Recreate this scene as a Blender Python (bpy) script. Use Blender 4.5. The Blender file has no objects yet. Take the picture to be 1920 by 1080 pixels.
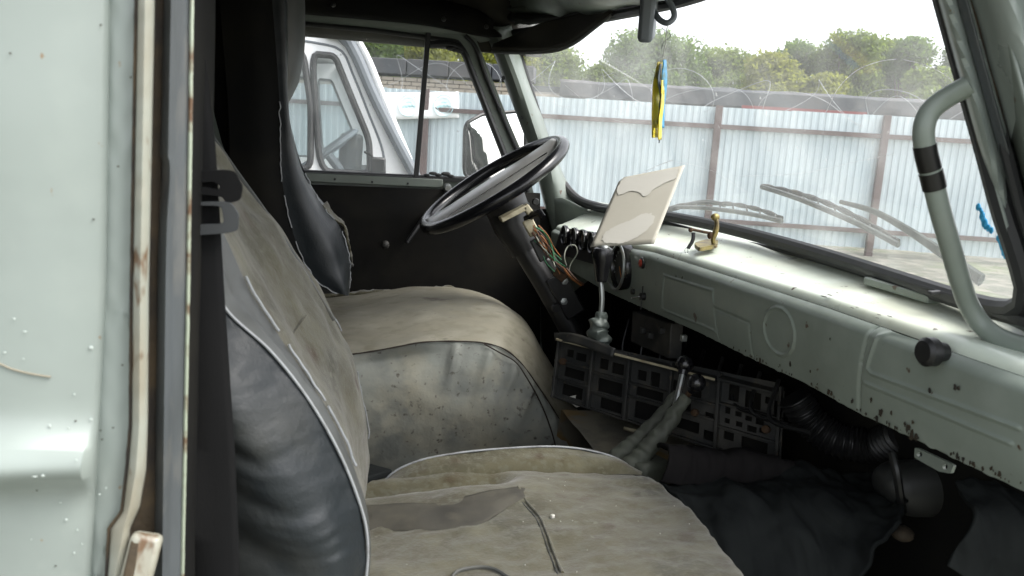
import bpy, bmesh, math, random
import numpy as np
from mathutils import Vector, Matrix, noise, geometry

random.seed(7); rng = np.random.default_rng(7)
SC = bpy.context.scene
COL = SC.collection
# ------------------------------------------------------------------ camera
FPX = 1500.0
yaw, pit, rol = math.radians(13.5), math.radians(10.2), math.radians(3.6)
CAM = Vector((0, -1.5, 1.5))
Fw = Vector((math.sin(yaw)*math.cos(pit), math.cos(yaw)*math.cos(pit), -math.sin(pit)))
R0 = Vector((math.cos(yaw), -math.sin(yaw), 0)); U0 = R0.cross(Fw)
Rt = math.cos(rol)*R0 + math.sin(rol)*U0
Up = -math.sin(rol)*R0 + math.cos(rol)*U0
cd = bpy.data.cameras.new('camera'); cam = bpy.data.objects.new('camera', cd); COL.objects.link(cam)
m3 = Matrix((Rt, Up, -Fw)).transposed()
cam.matrix_world = Matrix.Translation(CAM) @ m3.to_4x4()
cd.sensor_width = 36; cd.lens = FPX/1920*36; cd.clip_start = 0.02; cd.clip_end = 600
SC.camera = cam
cd.dof.use_dof = True; cd.dof.focus_distance = 1.9; cd.dof.aperture_fstop = 11
# ------------------------------------------------------------------ light
W = bpy.data.worlds.new('World'); SC.world = W; W.use_nodes = True
nt = W.node_tree; bg = nt.nodes['Background']
sky = nt.nodes.new('ShaderNodeTexSky'); sky.sky_type = 'NISHITA'; sky.sun_disc = False
SUN_EL, SUN_AZ = math.radians(55), math.radians(118)      # azimuth measured from +Y towards +X
sky.sun_elevation = SUN_EL; sky.sun_rotation = SUN_AZ
sky.air_density = 1.0; sky.dust_density = 3.0; sky.ozone_density = 1.0
hs = nt.nodes.new('ShaderNodeHueSaturation'); hs.inputs['Saturation'].default_value = 0.22
nt.links.new(sky.outputs[0], hs.inputs['Color']); nt.links.new(hs.outputs[0], bg.inputs[0])
bg.inputs[1].default_value = 0.15
sd = bpy.data.lights.new('sun', 'SUN'); so = bpy.data.objects.new('sun', sd); COL.objects.link(so)
sd.energy = 1.1; sd.angle = math.radians(35); sd.color = (1, .97, .92)
sv = Vector((math.sin(SUN_AZ)*math.cos(SUN_EL), math.cos(SUN_AZ)*math.cos(SUN_EL), math.sin(SUN_EL)))
so.rotation_euler = sv.to_track_quat('Z', 'Y').to_euler()
SC.view_settings.view_transform = 'Standard'; SC.view_settings.look = 'None'
SC.view_settings.exposure = 1.75; SC.view_settings.gamma = 1
SC.view_settings.use_curve_mapping = False
SC.render.engine = 'CYCLES'
SC.cycles.max_bounces = 10; SC.cycles.transparent_max_bounces = 16
# ------------------------------------------------------------------ helpers
def A(u, v, x=None, y=None, z=None, d=None):
    "where the line of sight through photo pixel (u, v) meets a plane of the van"
    D = Fw + Rt*((u-960)/FPX) + Up*((540-v)/FPX)
    for i, k in enumerate((x, y, z)):
        if k is not None: return CAM + D*((k-CAM[i])/D[i])
    return CAM + D*d
def AL(pts, **k): return [A(p[0], p[1], **k) for p in pts]

def hexc(r, g, b):
    f = lambda c: ((c/255+.055)/1.055)**2.4 if c > 10 else c/255/12.92
    return (f(r), f(g), f(b), 1)
def mat(name, col, rough=.5, metal=0.0, spec=.5, var=None, spots=None, spots2=None, bump=None, bump2=None, coat=0, rvar=0, sheen=0, stretch=None):
    m = bpy.data.materials.new(name); m.use_nodes = True
    n = m.node_tree; L = n.links; P = n.nodes['Principled BSDF']
    tc = n.nodes.new('ShaderNodeTexCoord'); src = tc.outputs['Object']
    if stretch:
        mp = n.nodes.new('ShaderNodeMapping'); mp.inputs['Scale'].default_value = stretch
        L.new(src, mp.inputs[0]); src = mp.outputs[0]
    def nz(scale, det=5, rg=.55, s=None):
        q = n.nodes.new('ShaderNodeTexNoise'); q.inputs['Scale'].default_value = scale
        q.inputs['Detail'].default_value = det; q.inputs['Roughness'].default_value = rg
        L.new(s or src, q.inputs['Vector']); return q.outputs[0]
    def ramp(fac, a, b):
        q = n.nodes.new('ShaderNodeMapRange'); q.inputs[1].default_value = a; q.inputs[2].default_value = b
        L.new(fac, q.inputs[0]); return q.outputs[0]
    def mix(fac, a, b):
        q = n.nodes.new('ShaderNodeMix'); q.data_type = 'RGBA'; L.new(fac, q.inputs[0])
        if isinstance(a, tuple): q.inputs[6].default_value = (*a[:3], 1)
        else: L.new(a, q.inputs[6])
        q.inputs[7].default_value = (*b[:3], 1); return q.outputs[2]
    c = (*col[:3], 1)
    if var:
        for vv in (var if isinstance(var, list) else [var]):
            c2, sc, lo, hi = vv; c = mix(ramp(nz(sc), lo, hi), c, c2)
    for s in (spots, spots2):
        if s:
            c2, sc, lo, hi = s; c = mix(ramp(nz(sc, 3, .5), lo, hi), c, c2)
    if isinstance(c, tuple): P.inputs['Base Color'].default_value = c
    else: L.new(c, P.inputs['Base Color'])
    P.inputs['Roughness'].default_value = rough; P.inputs['Metallic'].default_value = metal
    P.inputs['Specular IOR Level'].default_value = spec
    if rvar:
        q = n.nodes.new('ShaderNodeMapRange'); q.inputs[1].default_value = .3; q.inputs[2].default_value = .7
        q.inputs[3].default_value = rough-rvar; q.inputs[4].default_value = rough+rvar
        L.new(nz(9), q.inputs[0]); L.new(q.outputs[0], P.inputs['Roughness'])
    if coat: P.inputs['Coat Weight'].default_value = coat; P.inputs['Coat Roughness'].default_value = .15
    if sheen: P.inputs['Sheen Weight'].default_value = sheen
    prev = None
    for b in (bump, bump2):
        if b:
            q = n.nodes.new('ShaderNodeBump'); q.inputs['Distance'].default_value = b[2]; q.inputs['Strength'].default_value = b[1]
            L.new(nz(b[0], 4), q.inputs['Height'])
            if prev: L.new(prev, q.inputs['Normal'])
            prev = q.outputs[0]
    if prev: L.new(prev, P.inputs['Normal'])
    return m

def spl(pts, n, closed=False):
    p = [Vector(q) for q in pts]
    if closed: p = [p[-1]] + p + [p[0], p[1]]
    t = [0.0]
    for a, b in zip(p, p[1:]): t.append(t[-1] + max((b-a).length, 1e-6)**.5)
    def tang(i):
        if i == 0: return (p[1]-p[0])/(t[1]-t[0])
        if i == len(p)-1: return (p[-1]-p[-2])/(t[-1]-t[-2])
        a = (p[i]-p[i-1])/(t[i]-t[i-1]); b = (p[i+1]-p[i])/(t[i+1]-t[i]); w = (t[i]-t[i-1])/(t[i+1]-t[i-1])
        return a*(1-w)+b*w
    T = [tang(i) for i in range(len(p))]
    # length parametrisation
    lo, hi = (1, len(p)-2) if closed else (0, len(p)-1)
    dense = []
    for i in range(lo, hi):
        h = t[i+1]-t[i]
        for k in range(12):
            s = k/12; s2, s3 = s*s, s**3
            dense.append(p[i]*(2*s3-3*s2+1)+T[i]*h*(s3-2*s2+s)+p[i+1]*(3*s2-2*s3)+T[i+1]*h*(s3-s2))
    dense.append(p[hi].copy())
    cum = [0.0]
    for a, b in zip(dense, dense[1:]): cum.append(cum[-1]+(b-a).length)
    out = []; j = 0; N = n if not closed else n+1
    for i in range(N):
        s = cum[-1]*i/(N-1)
        while j < len(cum)-2 and cum[j+1] < s: j += 1
        w = (s-cum[j])/max(cum[j+1]-cum[j], 1e-9)
        out.append(dense[j].lerp(dense[j+1], min(max(w, 0), 1)))
    return out[:-1] if closed else out

class MB:
    def __init__(s): s.v = []; s.f = []
    def add(s, vs, fs):
        o = len(s.v); s.v += [Vector(q) for q in vs]; s.f += [tuple(i+o for i in f) for f in fs]; return s
    def box(s, c, size, M=None):
        c = Vector(c); hx, hy, hz = [q/2 for q in size]; vs = []
        for x in (-hx, hx):
            for y in (-hy, hy):
                for z in (-hz, hz):
                    q = Vector((x, y, z)); vs.append(c + (M @ q if M else q))
        return s.add(vs, [(0, 1, 3, 2), (4, 6, 7, 5), (0, 4, 5, 1), (2, 3, 7, 6), (0, 2, 6, 4), (1, 5, 7, 3)])
    def bar(s, a, b, w, h, upv=(0, 0, 1)):
        a, b = Vector(a), Vector(b); x = (b-a); L = x.length; x.normalize()
        y = Vector(upv).cross(x).normalized(); z = x.cross(y)
        return s.box((a+b)/2, (L, w, h), Matrix((x, y, z)).transposed())
    def tube(s, path, r, seg=10, closed=False, flat=1.0, cap=True, twist=None):
        n = len(path); path = [Vector(p) for p in path]
        rr = r if callable(r) else (lambda t: r)
        prev = None; rings = []
        for i, p in enumerate(path):
            a = path[(i-1) % n] if (closed or i) else p; b = path[(i+1) % n] if (closed or i < n-1) else p
            t = (b-a).normalized()
            if prev is None:
                ref = Vector((0, 0, 1)) if abs(t.z) < .9 else Vector((0, 1, 0)); nn = (ref - t*ref.dot(t)).normalized()
            else: nn = (prev - t*prev.dot(t)).normalized()
            prev = nn; bb = t.cross(nn); R_ = rr(i/max(n-1, 1))
            rings.append([p + nn*math.cos(2*math.pi*k/seg)*R_ + bb*math.sin(2*math.pi*k/seg)*R_*flat for k in range(seg)])
        vs = [q for r_ in rings for q in r_]; fs = []
        for i in range(n if closed else n-1):
            j = (i+1) % n
            for k in range(seg): fs.append((i*seg+k, i*seg+(k+1) % seg, j*seg+(k+1) % seg, j*seg+k))
        if cap and not closed: fs += [tuple(range(seg))[::-1], tuple((n-1)*seg+k for k in range(seg))]
        return s.add(vs, fs)
    def lathe(s, o, ax, prof, seg=24):
        "prof: (distance along axis, radius)"
        o = Vector(o); ax = Vector(ax).normalized(); ref = Vector((0, 0, 1)) if abs(ax.z) < .9 else Vector((1, 0, 0))
        a = ref.cross(ax).normalized(); b = ax.cross(a); vs = []; fs = []
        for (h, r) in prof:
            for k in range(seg):
                q = 2*math.pi*k/seg; vs.append(o+ax*h+(a*math.cos(q)+b*math.sin(q))*max(r, 1e-5))
        for i in range(len(prof)-1):
            for k in range(seg): fs.append((i*seg+k, i*seg+(k+1) % seg, (i+1)*seg+(k+1) % seg, (i+1)*seg+k))
        fs += [tuple(range(seg))[::-1], tuple((len(prof)-1)*seg+k for k in range(seg))]
        return s.add(vs, fs)
    def grid(s, G, closed=False):
        nr = len(G); nc = len(G[0]); vs = [q for r in G for q in r]; fs = []
        for i in range(nr-1):
            for k in range(nc if closed else nc-1):
                k2 = (k+1) % nc; fs.append((i*nc+k, i*nc+k2, (i+1)*nc+k2, (i+1)*nc+k))
        return s.add(vs, fs)
    def plate(s, outline, holes, n, th):
        "solid plate from a 3D outline with holes, thickness th along n"
        n = Vector(n)*th; loops = [list(map(Vector, outline))] + [list(map(Vector, h)) for h in holes]
        tri = geometry.tessellate_polygon(loops); flat = [q for l in loops for q in l]; N = len(flat)
        vs = flat + [q+n for q in flat]; fs = [tuple(t) for t in tri] + [tuple(i+N for i in t[::-1]) for t in tri]
        o = 0
        for l in loops:
            for k in range(len(l)):
                a, b = o+k, o+(k+1) % len(l); fs.append((a, b, b+N, a+N))
            o += len(l)
        return s.add(vs, fs)
    def sphere(s, c, r, seg=16, sc=(1, 1, 1)):
        prof = []; c = Vector(c); vs = []; fs = []; nr = seg//2+1
        for i in range(nr+1):
            a = math.pi*i/nr
            for k in range(seg):
                q = 2*math.pi*k/seg
                vs.append(c+Vector((math.sin(a)*math.cos(q)*sc[0], math.sin(a)*math.sin(q)*sc[1], math.cos(a)*sc[2]))*r)
        for i in range(nr):
            for k in range(seg): fs.append((i*seg+k, i*seg+(k+1) % seg, (i+1)*seg+(k+1) % seg, (i+1)*seg+k))
        return s.add(vs, fs)

ORG = {}
def tag(o, label=None, cat=None, group=None, kind=None):
    if label: o['label'] = label
    if cat: o['category'] = cat
    if group: o['group'] = group
    if kind: o['kind'] = kind
    return o
def thing(name, loc, label, cat, group=None):
    o = bpy.data.objects.new(name, None); COL.objects.link(o); o.location = loc; o.empty_display_size = .1
    ORG[o.name] = Vector(loc); return tag(o, label, cat, group)
def build(mb, name, material, parent=None, label=None, cat=None, group=None, kind=None, smooth=True, bevel=0, solid=0, ang=35, sub=0, merge=False):
    vs = mb.v
    if parent is not None: org = ORG[parent.name]
    elif kind == 'structure' and not cat: org = Vector((0, 0, 0))
    else:
        xs = [q.x for q in vs]; ys = [q.y for q in vs]; zs = [q.z for q in vs]
        org = Vector(((min(xs)+max(xs))/2, (min(ys)+max(ys))/2, min(zs)))
    me = bpy.data.meshes.new(name); me.from_pydata([q-org for q in vs], [], mb.f); me.update()
    bm = bmesh.new(); bm.from_mesh(me)
    if merge: bmesh.ops.remove_doubles(bm, verts=bm.verts, dist=1e-5)
    bmesh.ops.recalc_face_normals(bm, faces=bm.faces)
    bm.to_mesh(me); bm.free()
    if smooth:
        me.polygons.foreach_set('use_smooth', [True]*len(me.polygons)); me.set_sharp_from_angle(angle=math.radians(ang))
    me.materials.append(material)
    o = bpy.data.objects.new(name, me); COL.objects.link(o); ORG[o.name] = org
    if parent is not None: o.parent = parent
    else: o.location = org
    if solid:
        md = o.modifiers.new('thickness', 'SOLIDIFY'); md.thickness = abs(solid); md.offset = 0
    if bevel:
        md = o.modifiers.new('bevel', 'BEVEL'); md.width = bevel; md.segments = 2; md.limit_method = 'ANGLE'; md.angle_limit = math.radians(40); md.harden_normals = False
    if sub:
        md = o.modifiers.new('sub', 'SUBSURF'); md.levels = sub; md.render_levels = sub
    return tag(o, label, cat, group, kind)

def loft(rails, nu, nv):
    R_ = [spl(r, nu) for r in rails]; cols = [spl([r[i] for r in R_], nv) for i in range(nu)]
    return [[cols[i][j] for i in range(nu)] for j in range(nv)]
def wrinkle(G, amp, freq, seed=0, stretch=(1, 1, 1), ridged=False, mask=None):
    nr, nc = len(G), len(G[0]); out = [[None]*nc for _ in range(nr)]
    for i in range(nr):
        for k in range(nc):
            a = G[min(i+1, nr-1)][k]-G[max(i-1, 0)][k]; b = G[i][min(k+1, nc-1)]-G[i][max(k-1, 0)]
            n = a.cross(b)
            if n.length > 1e-9: n.normalize()
            p = G[i][k]; q = Vector((p.x*stretch[0], p.y*stretch[1], p.z*stretch[2]))*freq + Vector((seed*7.3, seed*3.1, seed*1.7))
            h = noise.fractal(q, 1.0, 2.0, 3)
            if ridged: h = 1-2*abs(h)
            w = mask(i/(nr-1), k/(nc-1)) if mask else 1
            out[i][k] = p + n*h*amp*w
    return out
def resurface(G, fu):
    "G rows/cols -> displaced along normal by fu(row fraction, col fraction, point)"
    nr, nc = len(G), len(G[0]); out = [[None]*nc for _ in range(nr)]
    for i in range(nr):
        for k in range(nc):
            a = G[min(i+1, nr-1)][k]-G[max(i-1, 0)][k]; b = G[i][min(k+1, nc-1)]-G[i][max(k-1, 0)]
            n = a.cross(b)
            if n.length > 1e-9: n.normalize()
            out[i][k] = G[i][k] + n*fu(i/(nr-1), k/(nc-1), G[i][k])
    return out
def lerp(a, b, t): return a+(b-a)*t
def interp(x, xs, ys):
    return float(np.interp(x, xs, ys))

# ------------------------------------------------------------------ materials
RUST = (.07, .042, .024)
GRIME = (.10, .085, .06)
M = {}
M['paint'] = mat('grey_green_paint', (0.2091, 0.2438, 0.2122), .38, spec=.5, var=[((0.1711, 0.1964, 0.1679), 6, .45, .75), ((0.2407, 0.2724, 0.2407), 14, .5, .8)], spots=(RUST, 45, .70, .73), bump=(6, .6, .006), bump2=(220, .12, .0006), rvar=.1)
M['paint_dim'] = mat('shaded_grey_green_paint', (0.1473, 0.1719, 0.1495), .38, spec=.5, var=[((0.1205, 0.1384, 0.1183), 6, .45, .75), ((0.1696, 0.1920, 0.1696), 14, .5, .8)], spots=(RUST, 45, .70, .73), bump=(7, .35, .004), bump2=(220, .12, .0006), rvar=.1)  # same cab paint, colour darkened to put shade on pillars and surrounds
M['paint_top'] = mat('skylit_grey_green_paint', (0.6171, 0.6842, 0.5903), .36, spec=.6, var=[((0.5098, 0.5232, 0.4159), 5, .42, .75), ((0.6976, 0.7513, 0.6708), 17, .5, .8)], spots=(RUST, 60, .70, .73), bump=(5, .3, .004), rvar=.12)  # same dash paint, colour lightened to put sky glare on the shelf
M['paint_out'] = mat('pale_green_body_paint', (0.2457, 0.2808, 0.2599), .33, spec=.5, var=[((0.2183, 0.2482, 0.2295), 5, .42, .6), ((0.2660, 0.3005, 0.2768), 21, .5, .8)], spots=((0.2047, 0.1437, 0.0877), 70, .71, .74), bump=(6, .25, .004), rvar=.08)
M['paint_lip'] = mat('cream_rusty_paint', (0.2640, 0.2772, 0.2376), .45, var=[((0.2112, 0.1848, 0.1320), 9, .5, .66)], spots=((0.1056, 0.0616, 0.0308), 50, .60, .68), bump=(40, .3, .002), stretch=(1, 1, .5))
M['rust'] = mat('brown_rust', (0.0330, 0.0231, 0.0121), .85, var=[((0.0165, 0.0132, 0.0099), 30, .4, .6), ((0.0605, 0.0413, 0.0193), 18, .5, .7)], bump=(90, .6, .003))
M['rubber'] = mat('black_rubber', (.02, .021, .022), .55, var=[((.045, .045, .042), 12, .5, .75)], bump=(60, .2, .001))
M['seal'] = mat('grey_door_seal', (0.0680, 0.0760, 0.0800), .42, var=[((0.0360, 0.0400, 0.0400), 10, .45, .7), ((0.1120, 0.1120, 0.1040), 35, .55, .75)], spots=((0.0800, 0.0480, 0.0240), 22, .66, .74), bump=(30, .3, .002), stretch=(1, 1, .35))
M['edge'] = mat('worn_metal_edge', (.32, .36, .28), .4, .3, var=[((.12, .07, .04), 40, .5, .65)])
M['belt'] = mat('charcoal_webbing', (0.0055, 0.0057, 0.0060), .8, spec=.12, var=[((0.0086, 0.0086, 0.0086), 8, .45, .7)], bump=(500, .3, .0006), stretch=(1, 1, .3))
M['plastic'] = mat('black_plastic', (0.0091, 0.0094, 0.0097), .42, spec=.45, var=[((0.0195, 0.0195, 0.0182), 14, .45, .75)], bump=(90, .15, .001), rvar=.1)
M['dusty_plastic'] = mat('dusty_black_plastic', (0.0155, 0.0168, 0.0159), .6, var=[((0.0442, 0.0420, 0.0354), 12, .46, .64)], spots=((0.0530, 0.0442, 0.0309), 50, .62, .7), bump=(60, .3, .001))
M['gloss_black'] = mat('glossy_black_plastic', (0.0078, 0.0078, 0.0091), .22, spec=.55, var=[((0.0195, 0.0195, 0.0195), 25, .5, .75)])
M['black_lining'] = mat('black_door_lining', (0.0090, 0.0090, 0.0086), .8, spec=.08, var=[((0.0160, 0.0150, 0.0120), 6, .45, .7)], bump=(150, .3, .001))
M['ceiling'] = mat('brown_roof_lining', (0.0423, 0.0380, 0.0279), .9, var=[((0.0254, 0.0237, 0.0186), 5, .4, .7)], bump=(120, .3, .001))
M['suede'] = mat('tan_worn_fabric', (0.0862, 0.0787, 0.0484), .92, spec=.15, var=[((0.0471, 0.0441, 0.0277), 5, .44, .62), ((0.1178, 0.1104, 0.0717), 9, .48, .64), ((0.0660, 0.0575, 0.0326), 26, .47, .66), ((0.0976, 0.0940, 0.0643), 90, .5, .62)], spots=((0.0517, 0.0340, 0.0168), 13, .64, .74), spots2=((0.1378, 0.1351, 0.0989), 60, .68, .76), bump=(260, .5, .0015), bump2=(14, .5, .008), sheen=.3)
M['suede_pale'] = mat('pale_tan_smooth_fabric', (0.2281, 0.2131, 0.1618), .6, spec=.4, var=[((0.1536, 0.1488, 0.1204), 6, .46, .64), ((0.2793, 0.2640, 0.2071), 12, .48, .64), ((0.1862, 0.1728, 0.1252), 40, .5, .66)], spots=((0.0931, 0.0816, 0.0626), 24, .66, .74), bump=(200, .25, .001), bump2=(9, .4, .007), stretch=(.6, 1, 1))
M['vinyl_side'] = mat('grey_speckled_vinyl', (0.2193, 0.2322, 0.2067), .62, spec=.3, var=[((0.3004, 0.2841, 0.2192), 5, .45, .68), ((0.1624, 0.1705, 0.1535), 11, .45, .65)], spots=((0.0812, 0.0731, 0.0595), 75, .62, .74), bump=(13, .5, .008), bump2=(120, .15, .001), rvar=.08)
M['vinyl_dark'] = mat('dark_blue_grey_vinyl', (0.0166, 0.0202, 0.0223), .40, spec=.32, var=[((0.0324, 0.0346, 0.0331), 8, .46, .66)], bump=(20, .35, .004), bump2=(230, .3, .0012), rvar=.08)
M['vinyl_grey'] = mat('grey_vinyl_band', (0.0650, 0.0683, 0.0650), .5, var=[((0.0975, 0.0910, 0.0715), 8, .5, .7)], bump=(20, .4, .004))
M['piping'] = mat('white_piping', (0.2750, 0.2860, 0.2915), .4, var=[((0.1760, 0.1760, 0.1760), 40, .5, .7)])
M['seam'] = mat('dark_seam', (.025, .018, .012), .8)
M['steel'] = mat('dull_steel', (.34, .36, .35), .35, .8, var=[((.2, .16, .12), 20, .55, .7)])
M['chrome'] = mat('tarnished_chrome', (.6, .6, .6), .2, 1.0, var=[((.25, .2, .16), 30, .55, .7)])
M['rusty_bolt'] = mat('rusty_bolt', (0.0616, 0.0330, 0.0132), .8, var=[((0.0264, 0.0132, 0.0066), 60, .45, .6)])
M['cloth'] = mat('dark_grey_cloth', (0.0148, 0.0167, 0.0164), .85, spec=.08, var=[((0.0086, 0.0098, 0.0101), 8, .42, .65)], bump=(16, .5, .006), bump2=(300, .2, .001))
M['boot'] = mat('green_grey_canvas_boot', (0.0556, 0.0617, 0.0461), .7, var=[((0.0351, 0.0370, 0.0285), 12, .45, .65), ((0.0994, 0.0815, 0.0482), 16, .56, .72)], bump=(25, .5, .005), bump2=(260, .2, .001))
M['silver_boot'] = mat('silver_crumpled_boot', (0.1040, 0.1235, 0.1105), .4, .2, bump=(60, .7, .004))
M['hump'] = mat('dirty_tan_engine_cover', (0.1430, 0.1300, 0.0975), .75, var=[((0.0780, 0.0748, 0.0585), 12, .45, .58), ((0.1690, 0.1105, 0.0390), 9, .52, .62)], bump=(40, .5, .003))
M['floor'] = mat('dark_floor_mat', (.018, .017, .016), .85, var=[((.05, .04, .03), 14, .5, .7)], bump=(50, .5, .004))
M['tank'] = mat('grey_white_tank', (0.0267, 0.0281, 0.0267), .5, var=[((0.0182, 0.0182, 0.0169), 6, .45, .7)])
M['card'] = mat('cream_card', (0.4253, 0.4060, 0.3413), .6, var=[((0.3773, 0.3570, 0.2968), 6, .4, .7)], bump=(5, .2, .003))
M['card_white'] = mat('pale_peeled_paper', (0.4902, 0.4769, 0.4239), .7)
M['slider'] = mat('grey_belt_slider', (0.0300, 0.0330, 0.0350), .45, spec=.5)
M['brass'] = mat('aged_brass', (.26, .21, .07), .45, .5, var=[((.13, .10, .05), 50, .45, .6)])
M['tape'] = mat('black_tape', (.008, .008, .008), .4, bump=(60, .3, .001))
M['red_lens'] = mat('red_lens', (.28, .035, .02), .25)
M['gauge'] = mat('gauge_face', (.07, .072, .07), .2, spots=((.1, .06, .03), 40, .62, .7))
M['w_green'] = mat('green_wire', (.03, .17, .07), .4)
M['w_orange'] = mat('orange_wire', (.30, .11, .03), .5)
M['w_white'] = mat('pale_wire', (.4, .42, .35), .5)
M['w_brown'] = mat('brown_wire', (.09, .04, .02), .6)
M['connector'] = mat('beige_connector', (.42, .38, .26), .5, var=[((.25, .21, .13), 40, .5, .7)])
M['yellow'] = mat('yellow_film', (.62, .50, .03), .3, var=[((.25, .22, .05), 30, .5, .6)])
M['blue'] = mat('blue_film', (.02, .22, .42), .3, var=[((.03, .12, .12), 30, .5, .6)])
M['cyan'] = mat('cyan_putty', (.05, .40, .72), .5)
M['white_car'] = mat('white_car_paint', (.86, .87, .87), .3, spec=.5, var=[((.8, .81, .81), 3, .4, .7)])
M['snorkel'] = mat('grey_snorkel_plastic', (0.1280, 0.1440, 0.1600), .5)
M['brown_steel'] = mat('brown_painted_steel', (.085, .052, .048), .6, var=[((.06, .038, .034), 3, .4, .7)])
M['zinc'] = mat('galvanised_sheet', (.45, .53, .56), .42, .15, var=[((.38, .45, .48), .8, .4, .7), ((.50, .57, .59), 3, .5, .7)], stretch=(1, 1, .3))
M['brick'] = mat('pale_brick', (.40, .36, .29), .9, var=[((.30, .26, .21), 4, .4, .65)])
M['mortar'] = mat('grey_mortar', (.22, .20, .18), .95)
M['felt'] = mat('dark_roofing_felt', (.045, .05, .058), .8, var=[((.09, .085, .085), 1.2, .45, .7)], bump=(6, .5, .03))
M['redpaint'] = mat('red_painted_rail', (.2, .045, .045), .6)
M['wire'] = mat('razor_wire_steel', (.40, .42, .43), .5, .4)
M['banner'] = mat('white_banner', (.80, .82, .82), .6)
M['logo'] = mat('pale_cyan_print', (.52, .76, .80), .6)
M['ground'] = mat('yard_dirt', (.10, .105, .08), .95, var=[((.10, .12, .06), .7, .5, .62), ((.22, .2, .17), 3, .45, .7)], bump=(9, .5, .03))
M['bark'] = mat('bark', (.10, .08, .06), .9, bump=(12, .6, .03))
for i, c in enumerate([(.085, .13, .055), (.115, .155, .055), (.16, .175, .055), (.065, .105, .06)]):
    mm = mat('leaf_green', c, .6, spec=.3, var=[((c[0]*1.7, c[1]*1.5, c[2]*1.2), 1.1, .45, .7), ((c[0]*.6, c[1]*.65, c[2]*.7), .8, .5, .7)])
    P = mm.node_tree.nodes['Principled BSDF']; P.inputs['Subsurface Weight'].default_value = 0
    n = mm.node_tree; tr = n.nodes.new('ShaderNodeBsdfTranslucent'); tr.inputs[0].default_value = (c[0]*2, c[1]*2, c[2], 1)
    mx = n.nodes.new('ShaderNodeMixShader'); mx.inputs[0].default_value = .5
    n.links.new(P.outputs[0], mx.inputs[1]); n.links.new(tr.outputs[0], mx.inputs[2]); n.links.new(mx.outputs[0], n.nodes['Material Output'].inputs[0])
    M['leaf%d' % i] = mm
def glass(name, dust, dustcol, tint=(1, 1, 1), scale=3, refl=.05):
    m = bpy.data.materials.new(name); m.use_nodes = True; n = m.node_tree; L = n.links
    n.nodes.remove(n.nodes['Principled BSDF']); out = n.nodes['Material Output']
    tr = n.nodes.new('ShaderNodeBsdfTransparent'); tr.inputs[0].default_value = (*tint, 1)
    df = n.nodes.new('ShaderNodeBsdfDiffuse'); df.inputs[0].default_value = (*dustcol, 1)
    tl = n.nodes.new('ShaderNodeBsdfTranslucent'); tl.inputs[0].default_value = (*dustcol, 1)
    gl = n.nodes.new('ShaderNodeBsdfGlossy'); gl.inputs['Roughness'].default_value = .03
    fr = n.nodes.new('ShaderNodeFresnel'); fr.inputs[0].default_value = 1.4
    tc = n.nodes.new('ShaderNodeTexCoord')
    nz = n.nodes.new('ShaderNodeTexNoise'); nz.inputs['Scale'].default_value = scale; nz.inputs['Detail'].default_value = 5; nz.inputs['Distortion'].default_value = 1.5
    nz2 = n.nodes.new('ShaderNodeTexNoise'); nz2.inputs['Scale'].default_value = 90; nz2.inputs['Detail'].default_value = 2
    L.new(tc.outputs['Object'], nz.inputs[0]); L.new(tc.outputs['Object'], nz2.inputs[0])
    mr = n.nodes.new('ShaderNodeMapRange'); mr.inputs[1].default_value = .35; mr.inputs[2].default_value = .75; mr.inputs[3].default_value = dust*.55; mr.inputs[4].default_value = dust*1.7
    L.new(nz.outputs[0], mr.inputs[0])
    m2 = n.nodes.new('ShaderNodeMapRange'); m2.inputs[1].default_value = .71; m2.inputs[2].default_value = .76; m2.inputs[3].default_value = 0; m2.inputs[4].default_value = .22
    L.new(nz2.outputs[0], m2.inputs[0])
    ad = n.nodes.new('ShaderNodeMath'); ad.operation = 'ADD'; L.new(mr.outputs[0], ad.inputs[0]); L.new(m2.outputs[0], ad.inputs[1])
    d2 = n.nodes.new('ShaderNodeMixShader'); d2.inputs[0].default_value = .6; L.new(df.outputs[0], d2.inputs[1]); L.new(tl.outputs[0], d2.inputs[2])
    a = n.nodes.new('ShaderNodeMixShader'); L.new(ad.outputs[0], a.inputs[0]); L.new(tr.outputs[0], a.inputs[1]); L.new(d2.outputs[0], a.inputs[2])
    mu = n.nodes.new('ShaderNodeMath'); mu.operation = 'MULTIPLY'; mu.inputs[1].default_value = refl; L.new(fr.outputs[0], mu.inputs[0])
    b = n.nodes.new('ShaderNodeMixShader'); L.new(mu.outputs[0], b.inputs[0]); L.new(a.outputs[0], b.inputs[1]); L.new(gl.outputs[0], b.inputs[2])
    L.new(b.outputs[0], out.inputs[0]); return m
M['windshield'] = glass('dusty_windshield_glass', .17, (.78, .80, .78))
M['side_glass'] = glass('dusty_side_glass', .09, (.75, .77, .75))
M['car_glass'] = glass('car_glass', .10, (.66, .71, .72), (.90, .92, .92))
mm = bpy.data.materials.new('mirror_glass'); mm.use_nodes = True
P = mm.node_tree.nodes['Principled BSDF']; P.inputs['Metallic'].default_value = 1; P.inputs['Roughness'].default_value = .03; P.inputs['Base Color'].default_value = (.85, .87, .87, 1)
M['mirror'] = mm

# ================================================================== SETTING OUTSIDE
g = MB(); n_ = 60
G = [[Vector((-150+300*i/n_, -150+300*k/n_, 0)) for i in range(n_+1)] for k in range(n_+1)]
build(g.grid(G), 'ground', M['ground'], kind='structure')

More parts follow.
